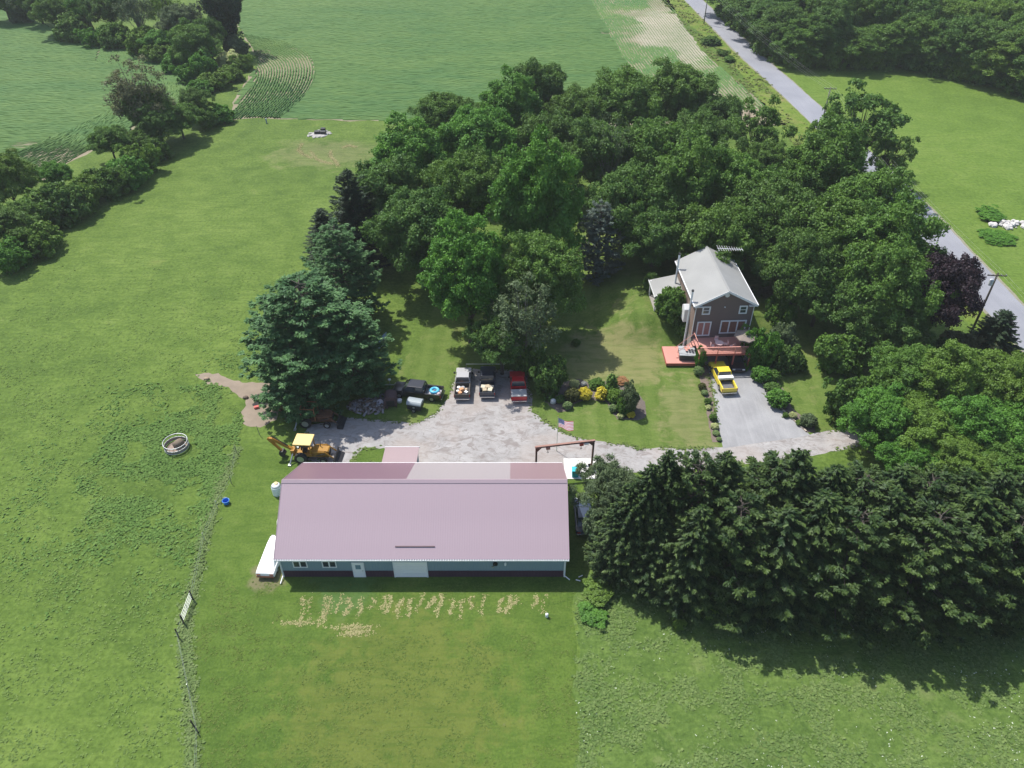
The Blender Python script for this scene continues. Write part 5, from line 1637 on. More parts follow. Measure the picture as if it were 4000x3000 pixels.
def pickup(label, paint, x, y, rz, L=5.6, cab=(.55, -.95), crew=False, bedm=None, roof=None, closed=None, hoodm=None):
    """forward is +x; cab = (front, back) of the roofline"""
    t = thing('pickup_truck', label, 'pickup truck', (x, y, 0), rz)
    W_ = .97
    hb_ = 1.12
    f, b = L / 2, -L / 2
    cb = cab[1]
    # front clip + lower cab in one shaped body
    pr = [(b + .02, .48), (b + .02, .62), (cb, .62), (cb, hb_ + .04), (cab[0] + .75, hb_ + .04), (f - .25, hb_ - .07), (f - .04, hb_ - .22), (f, .62), (f - .04, .45), (f - .55, .42), (b + .3, .42)]
    body = MB().prism(pr, -W_ + .02, W_ - .02).build('body', paint, t, bevel=.06, seg=2)
    if hoodm:
        MB().box(cab[0] + .85, f - .3, -.7, .7, hb_ - .03, hb_ - .0).build('hood', hoodm, t)
    # cab glasshouse
    zr = 1.84
    lo = [(cab[0] + .72, -W_ + .06), (cab[0] + .72, W_ - .06), (cb + .02, W_ - .06), (cb + .02, -W_ + .06)]
    hi = [(cab[0], -W_ + .2), (cab[0], W_ - .2), (cb + .18, W_ - .2), (cb + .18, -W_ + .2)]
    g = MB().hexa([(a, c_, hb_ + .045) for a, c_ in lo], [(a, c_, zr - .04) for a, c_ in hi]).build('cab_glass', glass, t)
    MB().hexa([(a, c_ * 1.02, zr - .05) for a, c_ in hi], [(a * 1.0, c_ * .97, zr + .03) for a, c_ in hi]).build('cab_roof', roof or paint, t, bevel=.04)
    pm = MB()
    for a, c_ in zip(lo, hi):
        pm.tube([(a[0], a[1], hb_ + .03), (c_[0], c_[1], zr - .03)], .05, 5)
    mids = [(cab[0] + cb) / 2 + .1] if crew else []
    for mx in mids:
        for s in (-1, 1): pm.tube([(mx, s * (W_ - .05), hb_ + .03), (mx, s * (W_ - .19), zr - .03)], .05, 5)
    pm.build('cab_pillar', paint, t)
    # bed
    wm = MB()
    wm.box(b + .05, cb - .02, -W_ + .01, -W_ + .14, .55, hb_ + .02); wm.box(b + .05, cb - .02, W_ - .14, W_ - .01, .55, hb_ + .02)
    wm.box(cb - .12, cb - .03, -W_ + .14, W_ - .14, .63, hb_ + .02)
    wm.build('bed_wall', paint, t, bevel=.02)
    MB().box(b + .08, cb - .13, -W_ + .145, W_ - .145, .60, .66).build('bed_floor', bedm or darkmetal, t)
    MB().box(b - .02, b + .045, -W_ + .06, W_ - .06, .60, hb_ + .01).build('tailgate', paint, t, bevel=.02)
    MB().box(b - .17, b - .025, -W_ + .05, W_ - .05, .42, .56).build('rear_bumper', chrome, t, bevel=.02)
    MB().box(f - .02, f + .12, -W_ + .05, W_ - .05, .40, .58).build('front_bumper', chrome, t, bevel=.02)
    MB().box(f - .03, f + .015, -.5, .5, .64, .88).build('grille', blackp, t)
    for s in (-1, 1):
        MB().box(f - .06, f + .02, s * .75 - .16, s * .75 + .16, .66, .86).build('headlight', lamp_clear, t)
        MB().box(b - .03, b + .03, s * (W_ - .03) - .035, s * (W_ - .03) + .035, .72, 1.05).build('taillight', lamp_red, t)
        MB().box(cab[0] + .50, cab[0] + .62, s * (W_ + .14) - .12, s * (W_ + .14) + .12, 1.14, 1.36).build('mirror', blackp, t)
        for wx in (f - .98, b + 1.12):
            wheel(t, wx, s * (W_ - .13), .39, .26)
            o = MB().lathe([(.44, 0), (.44, .012)], 16).build('wheel_arch', blackp, t)
            o.rotation_euler = (R(90), 0, 0); o.location = (wx, s * (W_ - .012) + .006, .42)
    if closed:
        MB().box(b - .03, cb - (.62 if closed[1] else .1), -W_ + .02, W_ - .02, hb_ + .03, hb_ + .09).build('bed_cover', closed[0], t, bevel=.01)
    return t


PA = R(90)
silver = car_paint('silver_paint', (.42, .42, .43)); navy = car_paint('dark_navy_paint', (.022, .028, .048)); red = car_paint('red_paint', (.50, .012, .022)); black = car_paint('black_paint', (.012, .012, .016)); yellow = car_paint('yellow_paint', (.84, .66, .06)); brownp = plain('dull_brown_paint', (.075, .065, .055), .6)
t1 = pickup('silver pickup with junk in its bed, leftmost of the three parked side by side', silver, -6.1, 74.55, PA, 5.7, (.75, -.55))
for o in t1.children:
    if o.name.startswith(('tailgate', 'bed_wall')): o.data = o.data.copy(); o.data.materials[0] = brownp
t2 = pickup('dark navy pickup with cardboard boxes in its bed, middle of three side by side', navy, -3.05, 74.9, PA, 5.6, (.55, -.55))
t3 = pickup('bright red pickup with a grey bed cover, rightmost of the three parked side by side', red, .75, 74.0, PA + R(2.5), 5.4, (.45, -.75), closed=(plain('grey_vinyl', (.33, .34, .35), .6), True))
t4 = pickup('black crew cab pickup parked crossways with a blue ring in its bed', black, -11.6, 72.95, R(170), 6.2, (1.05, -1.05), crew=True, bedm=plain('pale_bed_liner', (.36, .37, .40), .7))
t5 = pickup('yellow pickup with a white toolbox parked on the driveway', yellow, 26.5, 75.8, PA + R(5), 5.9, (.55, -.65))


def at_truck(t, x, y, z):
    c, s = math.cos(t.rotation_euler.z), math.sin(t.rotation_euler.z)
    return (t.location.x + c * x - s * y, t.location.y + s * x + c * y, z)


tbx = thing('toolbox', 'white toolbox across the bed of the yellow pickup', 'toolbox', at_truck(t5, -1.0, 0, 1.0), t5.rotation_euler.z)
MB().box(-.27, .27, -.93, .93, .14, .42).build('box_body', white, tbx, bevel=.03)
MB().box(-.28, .28, -.95, .95, .425, .47).build('lid', white, tbx, bevel=.015)
mat_ = MB().box(-1.05, .75, -.74, .74, 0, .05).build('bed_mat', plain('worn_rubber', (.12, .12, .125), .8, var=.3), None)
tag(mat_, 'dark rubber mat lying in the bed of the yellow pickup', 'mat'); mat_.location = at_truck(t5, -1.7, 0, .665); mat_.rotation_euler = (0, 0, t5.rotation_euler.z)
ring = thing('ring_float', 'light blue inflatable ring lying in the bed of the black pickup', 'swim ring', at_truck(t4, -2.15, -.05, 1.02), .3)
MB().torus((0, 0, 0), .44, .19, 28, 10).build('tube', plain('sky_blue_vinyl', (.10, .46, .66), .35), ring, smooth=True)
MB().tube([(.44, 0, .18), (.46, 0, .23)], .02, 6).build('valve', white, ring)
bag = MB().lathe([(.05, 0), (.26, .02), (.30, .2), (.2, .38), (.05, .42)], 10).build('feed_bag', plain('pale_pink_sack', (.58, .46, .46), .8), smooth=True)
tag(bag, 'pinkish sack beside the blue ring at the tailgate of the black pickup', 'sack'); bag.location = at_truck(t4, -2.75, .35, .66)
rr = random.Random(12)
cols = [plain('junk_white', (.72, .71, .68), .6), plain('junk_orange', (.55, .28, .14), .6), plain('junk_tan', (.45, .34, .24), .7), plain('junk_grey', (.35, .35, .36), .6)]
jl = [('white plastic tub', 0, 'tub'), ('orange bucket', 1, 'bucket'), ('tan sack', 2, 'sack'), ('white bag', 0, 'bag'), ('grey can', 3, 'can'), ('orange brown box', 1, 'box'), ('white crate', 0, 'crate')]
place = ['at the front left of', 'in the middle of', 'near the right side of', 'at the back right of', 'behind the tub in', 'by the tailgate of', 'on the left side of']
for i, (nm, ci, ct) in enumerate(jl):
    x, y = [(-.95, .45), (-1.35, .1), (-1.25, -.45), (-1.85, -.5), (-1.0, -.05), (-2.0, .25), (-1.6, .55)][i]
    s = rr.uniform(.2, .3)
    if i % 2: o = MB().box(-s, s, -s * .8, s * .8, 0, s * 1.5).build(ct, cols[ci], bevel=.04)
    else: o = MB().lathe([(s * .7, 0), (s * .95, s * .3), (s, s * 1.2), (s * .6, s * 1.45)], 10).build(ct, cols[ci], smooth=False, bevel=.01)
    tag(o, f'{nm} {place[i]} the silver pickup bed', ct, 'junk in the silver pickup bed')
    o.location = at_truck(t1, x - .25, y, .665); o.rotation_euler = (0, 0, rr.uniform(0, 3))
card = plain('cardboard', (.46, .38, .26), .85); card2 = plain('pale_cardboard', (.58, .52, .40), .85)
for i, (x, y, s, lb) in enumerate([(-1.55, .5, .3, 'pale cardboard box at the left of the navy pickup bed'), (-1.5, -.05, .3, 'brown cardboard box in the middle of the navy pickup bed'), (-1.55, -.55, .27, 'pale cardboard box at the right of the navy pickup bed'), (-2.1, .3, .28, 'brown cardboard box by the tailgate of the navy pickup on its left'), (-2.15, -.35, .3, 'wide pale cardboard box by the tailgate of the navy pickup')]):
    o = MB().box(-s, s, -s * .9, s * .9, 0, s * 1.5).build('cardboard_box', card2 if i % 2 == 0 else card, bevel=.01)
    tag(o, lb, 'box', 'boxes in the navy pickup bed'); o.location = at_truck(t2, x, y, .665); o.rotation_euler = (0, 0, t2.rotation_euler.z + rr.uniform(-.2, .2))


def sedan(name, label, paint, x, y, rz, cover=False, L=4.7, rear=None):
    t = thing(name, label, 'car', (x, y, 0), rz)
    f, b = L / 2, -L / 2
    pr = [(b, .5), (b + .05, .85), (b + .75, .92), (f - 1.15, .88), (f - .15, .72), (f, .5), (f - .1, .3), (b + .1, .3)]
    MB().prism(pr, -.88, .88).build('body', paint, t, bevel=.1, seg=3, smooth=cover)
    lo = [(f - 1.25, -.8), (f - 1.25, .8), (b + .55, .8), (b + .55, -.8)]
    hi = [(f - 1.95, -.6), (f - 1.95, .6), (b + 1.35, .6), (b + 1.35, -.6)]
    MB().hexa([(a, c_, .86) for a, c_ in lo], [(a, c_, 1.34) for a, c_ in hi]).build('cabin', paint if cover else glass, t, bevel=.08 if cover else .02)
    if not cover: MB().hexa([(a, c_ * 1.03, 1.33) for a, c_ in hi], [(a, c_ * .96, 1.40) for a, c_ in hi]).build('roof', paint, t, bevel=.03)
    for s in (-1, 1):
        for wx in (f - .9, b + .95): wheel(t, wx, s * .78, .31, .2)
        MB().box(f - .1, f + .02, s * .62 - .16, s * .62 + .16, .56, .70).build('headlight', lamp_clear, t)
        MB().box(b - .02, b + .08, s * .62 - .18, s * .62 + .18, .60, .74).build('taillight', rear or lamp_red, t)
    MB().box(b - .08, b + .02, -.84, .84, .34, .52).build('rear_bumper', rear or chrome, t, bevel=.03)
    MB().box(f - .02, f + .09, -.84, .84, .34, .5).build('front_bumper', paint, t, bevel=.03)
    return t


sedan('parked_car', 'dark car parked in the shade under the red deck', car_paint('dark_car_paint', (.03, .02, .025)), 29.0, 79.6, R(-92))
cover_m = plain('white_sheet', (.80, .80, .78), .75, var=.04, bump=.2)
sedan('covered_car', 'car under a white sheet with a rusty bumper at the left end of the barn', cover_m, -23.3, 47.7, PA - R(3), True, 4.8, plain('rusty_bumper', (.26, .10, .05), .8, var=.3))
o = MB().lathe([(.75, 0), (.8, .4), (.72, .75), (.45, .98), (.1, 1.08)], 20).build('covered_cart', cover_m, smooth=True)
tag(o, 'white rounded cover showing past the barn roof edge between the sheeted car and the tank', 'covered cart'); o.location = (-23.3, 52.2, 0); o.scale = (.8, 1.6, 1)
tk = thing('storage_tank', 'upright white tank with a tan lid standing left of the barn', 'tank', (P(1083, 1937).x, P(1083, 1937).y + .35, 0))
MB().lathe([(.52, 0), (.54, .1), (.54, 1.05), (.50, 1.2)], 22).build('shell', plain('tank_white', (.66, .72, .74), .5), tk, smooth=True)
MB().lathe([(.505, 1.195), (.36, 1.36), (.12, 1.44)], 22).build('dome', white, tk, smooth=True)
MB().lathe([(.22, 1.40), (.22, 1.48), (.05, 1.5)], 14, 0, .1).build('lid', plain('tan_lid', (.60, .44, .24), .6), tk)

# ---- backhoes
def backhoe(label, yel, roofm, x, y, rz, canopy=True, name='backhoe'):
    t = thing(name, label, 'backhoe', (x, y, 0), rz)
    MB().box(-1.9, 2.3, -.38, .38, .55, .85).build('chassis', yel, t)
    MB().prism([(.55, .85), (2.35, .85), (2.35, 1.45), (2.25, 1.55), (.55, 1.62)], -.46, .46).build('hood', yel, t, bevel=.04)
    MB().box(2.352, 2.40, -.4, .4, .9, 1.4).build('grille', blackp, t)
    MB().tube([(1.3, .28, 1.6), (1.3, .28, 2.2)], .05, 8).build('exhaust_pipe', darkmetal, t)
    MB().box(-1.2, .5, -.72, .72, .86, 1.0).build('cab_floor', yel, t)
    MB().box(-.7, -.2, -.28, .28, 1.001, 1.3).build('seat', blackp, t, bevel=.04)
    MB().box(-.82, -.70, -.28, .28, 1.3, 1.75).build('seat_back', blackp, t, bevel=.04)
    MB().box(.3, .5, -.3, .3, 1.001, 1.5).build('console', yel, t)
    for px_, py_ in ((-1.15, -.72), (-1.15, .72), (.45, -.72), (.45, .72)):
        MB().box(px_ - .05, px_ + .05, py_ - .05, py_ + .05, 1.0, 2.62).build('roof_post', yel if canopy else roofm, t)
    if canopy:
        MB().box(-1.35, .65, -.92, .92, 2.622, 2.80).build('roof', roofm, t, bevel=.09, seg=3)
    else:
        for a in ((-1.2, .5, -.77, -.67), (-1.2, .5, .67, .77), (-1.2, -1.1, -.67, .67), (.4, .5, -.67, .67)): MB().box(*a, 2.622, 2.70).build('roof_bar', roofm, t)
    for s in (-1, 1):
        wheel(t, -.75, s * .86, .70, .42)
        wheel(t, 1.75, s * .80, .42, .28)
        # loader arms
        MB().tube([(.6, s * .60, 1.45), (1.9, s * .62, 1.55), (3.0, s * .62, .55)], .09, 5).build('loader_arm', yel, t)
        MB().tube([(.9, s * .60, .9), (2.0, s * .62, 1.3)], .05, 6).build('hydraulic_ram', darkmetal, t)
        # stabiliser legs
        MB().tube([(-1.75, s * .45, .95), (-1.95, s * 1.35, .15)], .085, 5).build('stabiliser', steel, t)
        MB().box(-2.12, -1.80, s * 1.38 - .18, s * 1.38 + .18, .02, .14).build('stabiliser_pad', steel, t)
    MB().prism([(2.95, .12), (3.65, .08), (3.1, .35), (3.05, .85), (2.95, .9)], -1.05, 1.05).build('front_bucket', darkmetal, t)
    MB().box(-2.0, -1.6, -.4, .4, .5, 1.3).build('swing_tower', yel, t)
    MB().prism([(-1.85, 1.05), (-1.75, 1.3), (-3.9, 2.75), (-4.25, 2.8), (-4.3, 2.5), (-3.9, 2.4)], -.14, .14).build('boom', yel, t)
    MB().prism([(-4.3, 2.85), (-4.5, 2.6), (-3.3, .9), (-3.05, .95)], -.11, .11).build('dipper_arm', yel, t)
    MB().tube([(-2.3, 0, 1.75), (-3.9, 0, 2.95)], .06, 6).build('hydraulic_ram', darkmetal, t)
    MB().tube([(-4.35, .0, 2.35), (-3.5, 0, 1.55)], .05, 6).build('hydraulic_ram', darkmetal, t)
    MB().prism([(-3.35, .95), (-2.95, .98), (-2.7, .55), (-2.9, .15), (-3.25, .2), (-3.45, .55)], -.3, .3).build('digging_bucket', darkmetal, t, bevel=.02)
    return t


yelm = plain('worn_yellow_paint', (.33, .165, .022), .6, var=.3, scale=1.8)
backhoe('old yellow backhoe with a pale yellow canopy by the corner of the barn', yelm, plain('sun_faded_yellow', (.72, .52, .20), .55, var=.08), -22.6, 61.9, R(-4))
backhoe('rusty brown backhoe parked in deep shade under the big pine', plain('rusty_orange', (.12, .055, .028), .8, var=.4, scale=2), plain('rust_brown', (.26, .12, .05), .8, var=.3), P(1225, 1665).x, P(1225, 1665).y + .6, R(-3), canopy=False)

# ---- bits round the yard
ct = thing('tow_cart', 'black box cart with a rounded grey lid beside the black pickup', 'cart', (P(1622, 1612).x, P(1622, 1612).y + .7, 0), R(-14))
MB().box(-.85, .85, -.62, .62, .32, 1.05).build('box_body', plain('cart_black', (.022, .026, .03), .5), ct, bevel=.03)
lid = [(-.68, 1.055)] + [(.68 * -math.cos(a), 1.055 + .42 * math.sin(a)) for a in [k * math.pi / 10 for k in range(1, 10)]] + [(.68, 1.055)]
MB().prism(lid, -.9, .9, 'X').build('lid', plain('cart_lid_grey', (.27, .31, .33), .5, var=.08), ct)
MB().box(-.12, .12, -.66, -.622, .6, .8).build('latch_plate', steel, ct)
MB().tube([(0, -.6, .4), (.0, -1.25, .25)], .04, 6).build('tow_bar', darkmetal, ct)
for s in (-1, 1): wheel(ct, s * 0 + .0, s * .0 + (.70 if s > 0 else -.70), .28, .14)
rt = thing('boiler_shell', 'dark rusty arched metal shell standing beside the scrap heap', 'boiler', (P(1527, 1590).x, P(1527, 1590).y + .4, 0), R(4))
ar = [(-.75, .25), (-.75, 1.1)] + [(.75 * -math.cos(a), 1.1 + .62 * math.sin(a)) for a in [k * math.pi / 10 for k in range(1, 10)]] + [(.75, 1.1), (.75, .25)]
MB().prism(ar, -.6, .9).build('shell', plain('purple_rust', (.085, .052, .055), .75, var=.4, scale=2, bump=.5), rt)
MB().box(-.5, .5, -.66, -.602, .35, 1.15).build('door', darkmetal, rt)
for x, y in ((-.65, -.5), (.65, -.5), (-.65, .8), (.65, .8)): MB().box(x - .05, x + .05, y - .05, y + .05, 0, .248).build('leg', darkmetal, rt)
o = MB().lathe([(.27, 0), (.30, .3), (.32, .34), (.05, .36)], 14).build('white_pail', white, smooth=False)
tag(o, 'white pail with lid between the arched shell and the grey lidded cart', 'pail'); o.location = tuple(P(1561, 1570))
wp = thing('scrap_heap', 'heap of split logs and stones in front of the white pines', 'heap', tuple(P(1440, 1590)))
rr = random.Random(31)
lm = [plain('log_grey', (.20, .175, .155), .9, var=.35), plain('log_brown', (.13, .095, .075), .9, var=.35), plain('stone_grey', (.27, .26, .27), .9, var=.3)]
base = []
for k in range(3):
    o = MB().tube([(-.28, 0, 0), (.28, 0, 0)], .12, 7).build('log', lm[k], wp); base.append(o)
    o.location = (0, 0, .15)
for k in range(170):
    a, q = rr.uniform(0, 6.28), rr.random() ** .6
    x, y = 2.5 * q * math.cos(a), 1.5 * q * math.sin(a)
    z = (1 - q) * .95 * rr.random() ** .3 + .1
    o = rr.choice(base).copy(); C.objects.link(o); o.parent = wp
    o.location = (x, y, z); o.rotation_euler = (rr.uniform(-.5, .5), rr.uniform(-.5, .5), rr.uniform(0, 3.1)); s = rr.uniform(.7, 1.25); o.scale = (s, s, s)
ty = MB().torus((0, 0, 0), .26, .12, 20, 8).build('old_tyre', plain('dusty_tyre', (.12, .125, .14), .8), smooth=True)
tag(ty, 'dusty old tyre leaning on the right end of the scrap heap', 'tyre'); ty.location = tuple(P(1494, 1548, .45)); ty.rotation_euler = (.6, .3, 0)
sk_ = MB().lathe([(.05, .02), (.3, .04), (.38, .22), (.40, .22), (.33, 0), (.05, -.02)], 16).build('white_basin', plain('old_enamel', (.50, .46, .50), .5), smooth=True)
tag(sk_, 'whitish basin tipped over in front of the scrap heap tyre', 'basin'); sk_.location = tuple(P(1486, 1572, .5)); sk_.rotation_euler = (R(50), 0, 0)
pl = thing('round_sign_post', 'thin post topped with a white disc left of the black pickup', 'post', tuple(P(1525, 1517)))
MB().tube([(0, 0, 0), (0, 0, 1.35)], .035, 6).build('pole', steel, pl)
MB().lathe([(.05, 1.35), (.19, 1.37), (.19, 1.46), (.08, 1.5)], 14).build('disc', white, pl)
MB().box(-.9, .55, -.04, .04, .55, .63).build('rail', plain('pale_rail', (.42, .45, .38), .7), pl)
ra = P(1822, 1450); rb_ = P(1968, 1450)
rl = thing('hitching_rail', 'pale horizontal rail on two posts behind the silver and navy pickups', 'rail', tuple(ra))
MB().tube([(0, 0, 1.15), (rb_.x - ra.x, rb_.y - ra.y, 1.15)], .055, 6).build('rail', plain('weathered_rail', (.47, .47, .36), .7), rl)
for q in (0, 1): MB().tube([((rb_.x - ra.x) * q, (rb_.y - ra.y) * q, 0), ((rb_.x - ra.x) * q, (rb_.y - ra.y) * q, 1.15)], .05, 6).build('post', BARKG, rl)
MB().lathe([(.05, 1.18), (.2, 1.2), (.2, 1.3), (.1, 1.34)], 12, rb_.x - ra.x, rb_.y - ra.y).build('cap', plain('cap_cream', (.7, .66, .55), .6), rl)
bt = thing('canoe', 'pale blue grey canoe lying in the shade under the white pines', 'canoe', tuple(P(1490, 1345)), R(78))
v, fs = [], []
for i in range(9):
    q = -1 + i / 4
    hw = .42 * (1 - q * q) ** .7 + .01
    for a, z in ((-1, .38), (-.75, .1), (0, .0), (.75, .1), (1, .38)): v.append((q * 2.2, a * hw, z + .18 * q * q))
for i in range(8):
    for j in range(4): fs.append((i * 5 + j, i * 5 + j + 1, (i + 1) * 5 + j + 1, (i + 1) * 5 + j))
v2 = [(x * .98, y * .93, z + .03) for x, y, z in v]
MB().add(v, fs).add(v2, fs).build('hull', plain('blue_grey_hull', (.34, .42, .48), .5), bt, smooth=True)
for xx in (-.8, .8): MB().box(xx - .12, xx + .12, -.36, .36, .30, .33).build('seat', steel, bt)

# gantry crane
gr = thing('gantry_crane', 'rust brown steel gantry frame with hoists behind the barn', 'gantry crane', (2.6, 59.2, 0), math.atan2(1.0, 6.1))
rust = plain('rust_brown_steel', (.13, .065, .05), .75, var=.3, scale=2)
rusttop = plain('rusty_beam', (.27, .15, .12), .75, var=.25, scale=2)
GL = 6.25
for x in (0, GL):
    m = MB().box(x - .09, x - .05, -.1, .1, 0, 4.05).box(x + .05, x + .09, -.1, .1, 0, 4.05).box(x - .05, x + .05, -.02, .02, 0, 4.05)
    m.build('post', rust, gr)
    MB().box(x - .25, x + .25, -.7, .7, .0, .06).build('foot', rust, gr)
    s = 1 if x == 0 else -1
    MB().prism([(x + s * .09, 3.45), (x + s * .65, 4.04), (x + s * .09, 4.04)], -.03, .03).build('gusset', rust, gr)
MB().box(-.15, GL + .15, -.12, .12, 4.22, 4.26).box(-.15, GL + .15, -.02, .02, 4.09, 4.22).box(-.15, GL + .15, -.12, .12, 4.05, 4.09).build('beam', rusttop, gr)
for x, c_, nm in ((1.25, rusttop, 'trolley'), (4.9, red, 'hoist')):
    h = MB().box(x - .22, x + .22, -.2, .2, 3.75, 4.04).build(nm, c_, gr, bevel=.02)
    MB().tube([(x, 0, 3.75), (x, 0, 3.3)], .03, 5).build('chain', darkmetal, h)
    MB().torus((x, 0, 3.22), .09, .025, 10, 5, Matrix.Rotation(R(90), 4, 'X')).build('hook', darkmetal, h)
MB().box(5.2, 5.7, -.16, .16, 3.8, 4.03).build('hoist_motor', white, gr, bevel=.05)
cb_ = MB().box(-.35, .35, -.35, .35, 0, .9).build('bin_body', plain('turquoise_plastic', (.02, .38, .48), .5))
bn = thing('plastic_bin', 'turquoise plastic bin on the pale concrete behind the barn end', 'bin', (P(2247, 1868).x, P(2247, 1868).y + .4, .06))
cb_.parent = bn
MB().box(-.38, .38, -.38, .38, .905, .96).build('lid', plain('turquoise_lid', (.03, .42, .50), .5), bn)
sedan('parked_car', 'dark blue car in the shade between the barn and the spruces', car_paint('deep_blue_paint', (.03, .045, .08)), 7.3, 52.8, PA)
for i, (px, py, a) in enumerate([(2268, 2252, .5), (2258, 2268, -.3)]):
    o = MB().tube([(-.22, 0, .05), (.22, 0, .05)], .05, 6).build('pipe_offcut', white)
    tag(o, ['upper white pipe offcut in the shade right of the barn downspout', 'lower white pipe offcut in the shade right of the barn downspout'][i], 'pipe'); o.location = tuple(P(px, py)); o.rotation_euler = (0, 0, a)
st = MB().lathe([(.1, 0), (.28, .05), (.25, .25), (.1, .34)], 9).build('white_stone', plain('white_stone', (.55, .55, .55), .8, var=.15), smooth=True)
tag(st, 'white stone among the dark plants at the left of the garden island', 'stone'); st.location = tuple(P(2161, 1575)); st.scale = (1.4, 1.2, 1.9)
o = MB().lathe([(.10, 0), (.16, .1), (.12, .25), (.16, .42), (.06, .5)], 9).build('garden_ornament', white, smooth=True)
tag(o, 'small white ornament in the grass at the foot of the lawn streaks', 'ornament'); o.location = tuple(P(2136, 2410))

# flag
fl = thing('flag_pole', 'thin pole flying a striped flag with a blue canton over the yard', 'flag pole', (5.05, 63.0, 0))
MB().tube([(0, 0, 0), (0, 0, 5.2)], [.04, .02], 6).build('pole', plain('pale_green_pole', (.45, .52, .42), .5), fl)
MB().lathe([(.02, 5.2), (.06, 5.24), (.06, 5.3), (.01, 5.34)], 8).build('finial', plain('gold_ball', (.6, .45, .1), .3, .8), fl)
fr_, fw_, fb_ = plain('flag_red', (.58, .12, .14), .8), plain('flag_white', (.75, .74, .73), .8), plain('flag_blue', (.03, .05, .20), .8)
FW, FH, nx = 1.75, 1.05, 20
flg = MB()


def fpos(u, q):
    # the cloth lifted by the wind, its face turned partly up
    return (.03 + u * FW * .93, -.10 - u * .30 - (1 - q) * FH * .62 + math.sin(u * 7) * .05, 4.95 - (1 - q) * FH * .70 - u * .25 + .10 * math.sin(u * 6 + 1 + q))


for r_ in range(13):
    for c_ in range(nx):
        u0, u1, q0, q1 = c_ / nx, (c_ + 1) / nx, 1 - r_ / 13, 1 - (r_ + 1) / 13
        canton = c_ < 8 and r_ < 7
        flg.cur = 2 if canton else (0 if r_ % 2 == 0 else 1)
        flg.add([fpos(u0, q1), fpos(u1, q1), fpos(u1, q0), fpos(u0, q0)], [(0, 1, 2, 3)])
fo = flg.build('flag', [fr_, fw_, fb_], fl)
stars = MB()
for i in range(9):
    for j in range(11):
        if (i + j) % 2: continue
        u, q = (j + 1) / 12 * .4, 1 - (i + 1) / 10 * 7 / 13
        c0 = Vector(fpos(u, q)); ex = (Vector(fpos(u + .01, q)) - c0).normalized(); ez = (Vector(fpos(u, q + .01)) - c0).normalized(); nn = ex.cross(ez)
        for s in (-1, 1):
            ring_ = [c0 + nn * .006 * s + (ex * math.cos(a) + ez * math.sin(a)) * (.026 if k % 2 == 0 else .011) for k, a in enumerate([math.pi / 2 + k * math.pi / 5 for k in range(10)])]
            stars.add(ring_, [tuple(range(10))])
tag(stars.build('star', fw_, fo), kind='stuff')

# bale feeder
bf = thing('bale_feeder', 'round galvanised bale feeder ring standing in the weeds', 'feeder', tuple(P(692, 1748)))
for z in (.12, .5, .95): MB().torus((0, 0, z), 1.32, .035 if z < .9 else .05, 36, 6).build('hoop', steel, bf, smooth=True)
s_ = MB(); n = 40
v = [(1.31 * math.cos(k * 2 * math.pi / n), 1.31 * math.sin(k * 2 * math.pi / n), z) for z in (.13, .49) for k in range(n)]
s_.add(v, [(k, (k + 1) % n, n + (k + 1) % n, n + k) for k in range(n)]).build('skirt_sheet', plain('rusty_galvanised', (.30, .27, .25), .6, .3, var=.25), bf)
b0 = None
for k in range(18):
    a = k * 2 * math.pi / 18
    if b0 is None: b0 = MB().tube([(1.32, 0, .5), (1.32, 0, .95)], .022, 5).build('upright', steel, bf); o = b0
    else: o = b0.copy(); C.objects.link(o); o.parent = bf
    o.rotation_euler = (0, 0, a)
hy = MB()
hy.tube([(-.5, 0, .48), (-.2, 0, .5), (.2, 0, .5), (.5, 0, .48)], [.42, .5, .5, .42], 18)
o = hy.build('hay_bale', plain('old_hay', (.185, .145, .105), .95, var=.35, scale=4, bump=1), smooth=True)
tag(o, 'weathered brown round hay bale inside the feeder ring', 'hay bale'); o.location = bf.location + Vector((.25, .1, 0)); o.rotation_euler = (0, 0, 1.1)
o = MB().lathe([(1.2, .006), (1.0, .12), (.5, .2), (.05, .24)], 18).build('loose_hay', plain('loose_hay', (.27, .21, .17), .95, var=.3, scale=5, bump=1), smooth=True)
tag(o, 'loose brown hay spread on the ground inside the feeder ring', 'hay', None, 'stuff'); o.location = bf.location
bk = thing('blue_bucket', 'bright blue bucket standing by the fence line in the grass', 'bucket', tuple(P(885, 1966)))
bm_ = plain('bright_blue_plastic', (.005, .19, .62), .4)
MB().lathe([(.24, 0), (.30, .36), (.33, .36), (.33, .40), (.29, .40), (.22, .03)], 16).build('pail', bm_, bk)
MB().torus((0, 0, .42), .30, .014, 16, 5, Matrix.Rotation(R(70), 4, 'X')).build('handle', steel, bk)
bk.scale = (1.15,) * 3
for px, py, s, c_, nm, lb, ct in [(808, 1482, .30, stone, 'field_stone', 'tan stone lying on the bare earth left of the pines', 'stone'), (960, 1555, .30, lm[1], 'field_stone', 'dark clod in the middle of the bare earth left of the pines', 'stone')]:
    o = MB().lathe([(s * .5, 0), (s, s * .3), (s * .8, s * .8), (s * .3, s)], 7).build(nm, c_, smooth=True); tag(o, lb, ct); o.location = tuple(P(px, py)); o.scale = (1.3, 1, 1)
o = MB().box(-.3, .3, -.18, .18, 0, .3).build('toy_block', plain('dull_red_plastic', (.52, .09, .07), .5), bevel=.06)
tag(o, 'small dull red toy on the bare earth at the edge of the pine', 'toy'); o.location = tuple(P(1003, 1594)); o.rotation_euler = (0, 0, .4)

